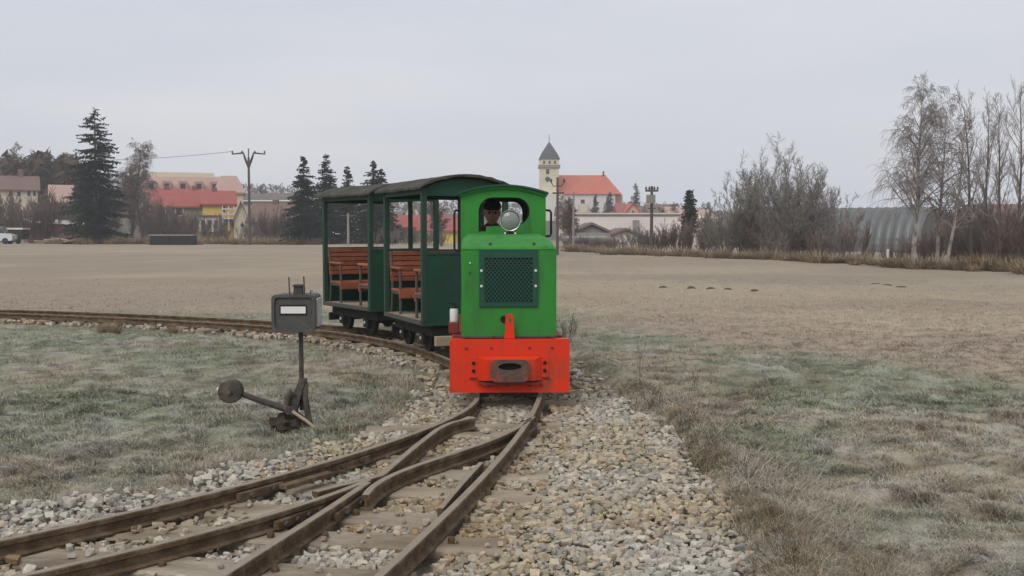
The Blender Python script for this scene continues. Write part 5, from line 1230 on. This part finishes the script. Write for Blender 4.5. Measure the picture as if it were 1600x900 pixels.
# ------------------------------------------------------------------ things along the far edge of the field
pw_ = thing('white_post', 'short white post with a rail at the edge of the field before the hangar', 'post', gp(1388, 43))
MB().box(-.045, .045, -.045, .045, -.2, .72, .01).build('post', M['white'], pw_); MB().box(.08, .75, -.03, .03, .28, .36).build('rail', M['concrete'], pw_); MB().box(.68, .78, -.05, .05, -.2, .55).build('end_post', M['concrete'], pw_)
for u0, u1, lb in ((233, 265, 'left'), (266, 301, 'right')):
    d = 103; x0, x1 = X(u0, d), X(u1, d); b = gp((u0 + u1) / 2, d); t = thing('trough', f'dark open trough with a pale rim on the far field, {lb} one of two', 'trough', b, 0, 'dark troughs on the far field'); hw = (x1 - x0) / 2 - .02
    H = Z(368.5, d) - b.z
    MB().plate([(-hw, .02), (hw, .02), (hw * 1.0, H), (-hw * 1.0, H)], [], 0, 1.4).build('body', M['black'], t); MB().box(-hw - .04, hw + .04, -.06, 1.46, H + .002, H + .13).build('rim', M['concrete'], t)
d = 118; b = gp(92, d); t = thing('lean_to_shed', 'low pinkish brown board shed with a crooked pale roof left of the spruce', 'shed', b); s = d / F
for i in range(12): MB().box((-48 + i * 8) * s, (-48 + i * 8 + 7.6) * s, 0, .1, -.3, (18.5 - 2.4 * (i / 12)) * s * 1.0 + 1.0 + (.05 if i % 2 else 0)).build('board', M['shed'], t)
MB().box(-46 * s, 46 * s, .101, 3, -.3, 1.9).build('back_wall', M['shed'], t); MB().box(-17 * s, 8 * s, -.06, -.01, 1.2, 2.2).build('hatch', M['roofred'], t)
MB().add([(-54 * s, -.4, 2.62), (-36 * s, -.4, 2.35), (54 * s, -.4, 1.98), (54 * s, 3.2, 2.25), (-36 * s, 3.2, 2.65), (-54 * s, 3.2, 2.9), (-54 * s, -.4, 2.76), (-36 * s, -.4, 2.5), (54 * s, -.4, 2.1), (54 * s, 3.2, 2.4), (-36 * s, 3.2, 2.8), (-54 * s, 3.2, 3.04)], [(0, 1, 4, 5), (1, 2, 3, 4), (6, 7, 10, 11), (7, 8, 9, 10), (0, 6, 7, 1), (1, 7, 8, 2), (2, 8, 9, 3), (3, 9, 10, 4), (4, 10, 11, 5), (5, 11, 6, 0)]).build('roof', M['whiteren'], t)
for i in range(16):
    u = rng.uniform(62, 160); d = rng.uniform(108, 113); p = gp(u, d); L = rng.uniform(.9, 2.4); a = rng.gauss(0, .5); z = p.z + rng.uniform(.1, .75) * (1 - abs(u - 105) / 80); tl = rng.gauss(0, .12)
    o = MB().tube([(-L / 2, 0, 0), (L / 2, 0, 0)], [.10, .085], 7).build('timber_log', M['log'], None, label='pale cut log in the loose woodpile before the board shed', category='log', group='logs of the loose woodpile')
    o.location = (p.x, p.y, z); o.rotation_euler = (0, tl, a)
o = MB().lathe([(1.9, -.1), (1.5, .25), (.9, .5), (0, .65)], 'z', n=14).build('brush_heap', M['brownleaf'], None, label='low brown heap of brushwood under the loose logs', category='heap'); p = gp(118, 111); o.location = p; o.scale = (2.0, .7, 1)
# white van, cut by the left edge
vd = 110; v = thing('parked_van', 'white van parked at the left picture edge', 'van', gp(-8, vd), R(8))
MB().plate([(-2.2, .35), (1.6, .35), (1.75, .55), (1.7, .95), (1.0, 1.15), (.45, 1.85), (-2.2, 1.9)], [], 0, 1.75).build('body', M['vanwhite'], v)
MB().plate([(.98, 1.17), (.52, 1.76), (-.1, 1.76), (-.1, 1.17)], [], -.012, -.001).build('side_window', M['pane'], v)
MB().add([(1.03, .08, 1.17), (1.03, 1.67, 1.17), (.50, 1.67, 1.82), (.50, .08, 1.82)], [(0, 1, 2, 3)]).build('windscreen', M['pane'], v)
for x in (-1.45, 1.0):
    for y in (.08, 1.67): MB().lathe([(0, -.1), (.2, -.1), (.33, -.09), (.33, .09), (.2, .1), (0, .1)], 'y', (x, y, .33), 16).build('wheel', M['tyre'], v)
MB().box(1.7, 1.76, .2, .5, .62, .8).build('headlight', M['lens'], v); MB().box(1.7, 1.76, 1.25, 1.55, .62, .8).build('headlight', M['lens'], v)
t = thing('flatbed_trailer', 'dark trailer with a pale top edge parked right of the white van', 'trailer', gp(22, 112)); s = 112 / F
MB().box(-14 * s, 12 * s, 0, 1.6, .5, 1.55).build('body', M['black'], t); MB().box(-15 * s, 14 * s, -.08, 1.7, 1.56, 1.75).build('tarpaulin', M['whiteren'], t)
for x in (-8, 6): MB().lathe([(0, -.1), (.28, -.09), (.28, .09), (0, .1)], 'y', (x * s, -.02, .28), 14).build('wheel', M['tyre'], t)

# ------------------------------------------------------------------ winter air
hz_ = bpy.data.materials.new('haze_air'); hz_.use_nodes = True; n = hz_.node_tree; n.nodes.clear()
po_ = n.nodes.new('ShaderNodeOutputMaterial'); pv_ = n.nodes.new('ShaderNodeVolumePrincipled'); pv_.inputs['Color'].default_value = (.93, .93, .95, 1); pv_.inputs['Density'].default_value = .0009; pv_.inputs['Anisotropy'].default_value = 0.0
n.links.new(pv_.outputs[0], po_.inputs['Volume'])
hb_ = MB().box(-450, 450, -50, 480, -1.6, 44).build('haze', hz_, None, kind='stuff')
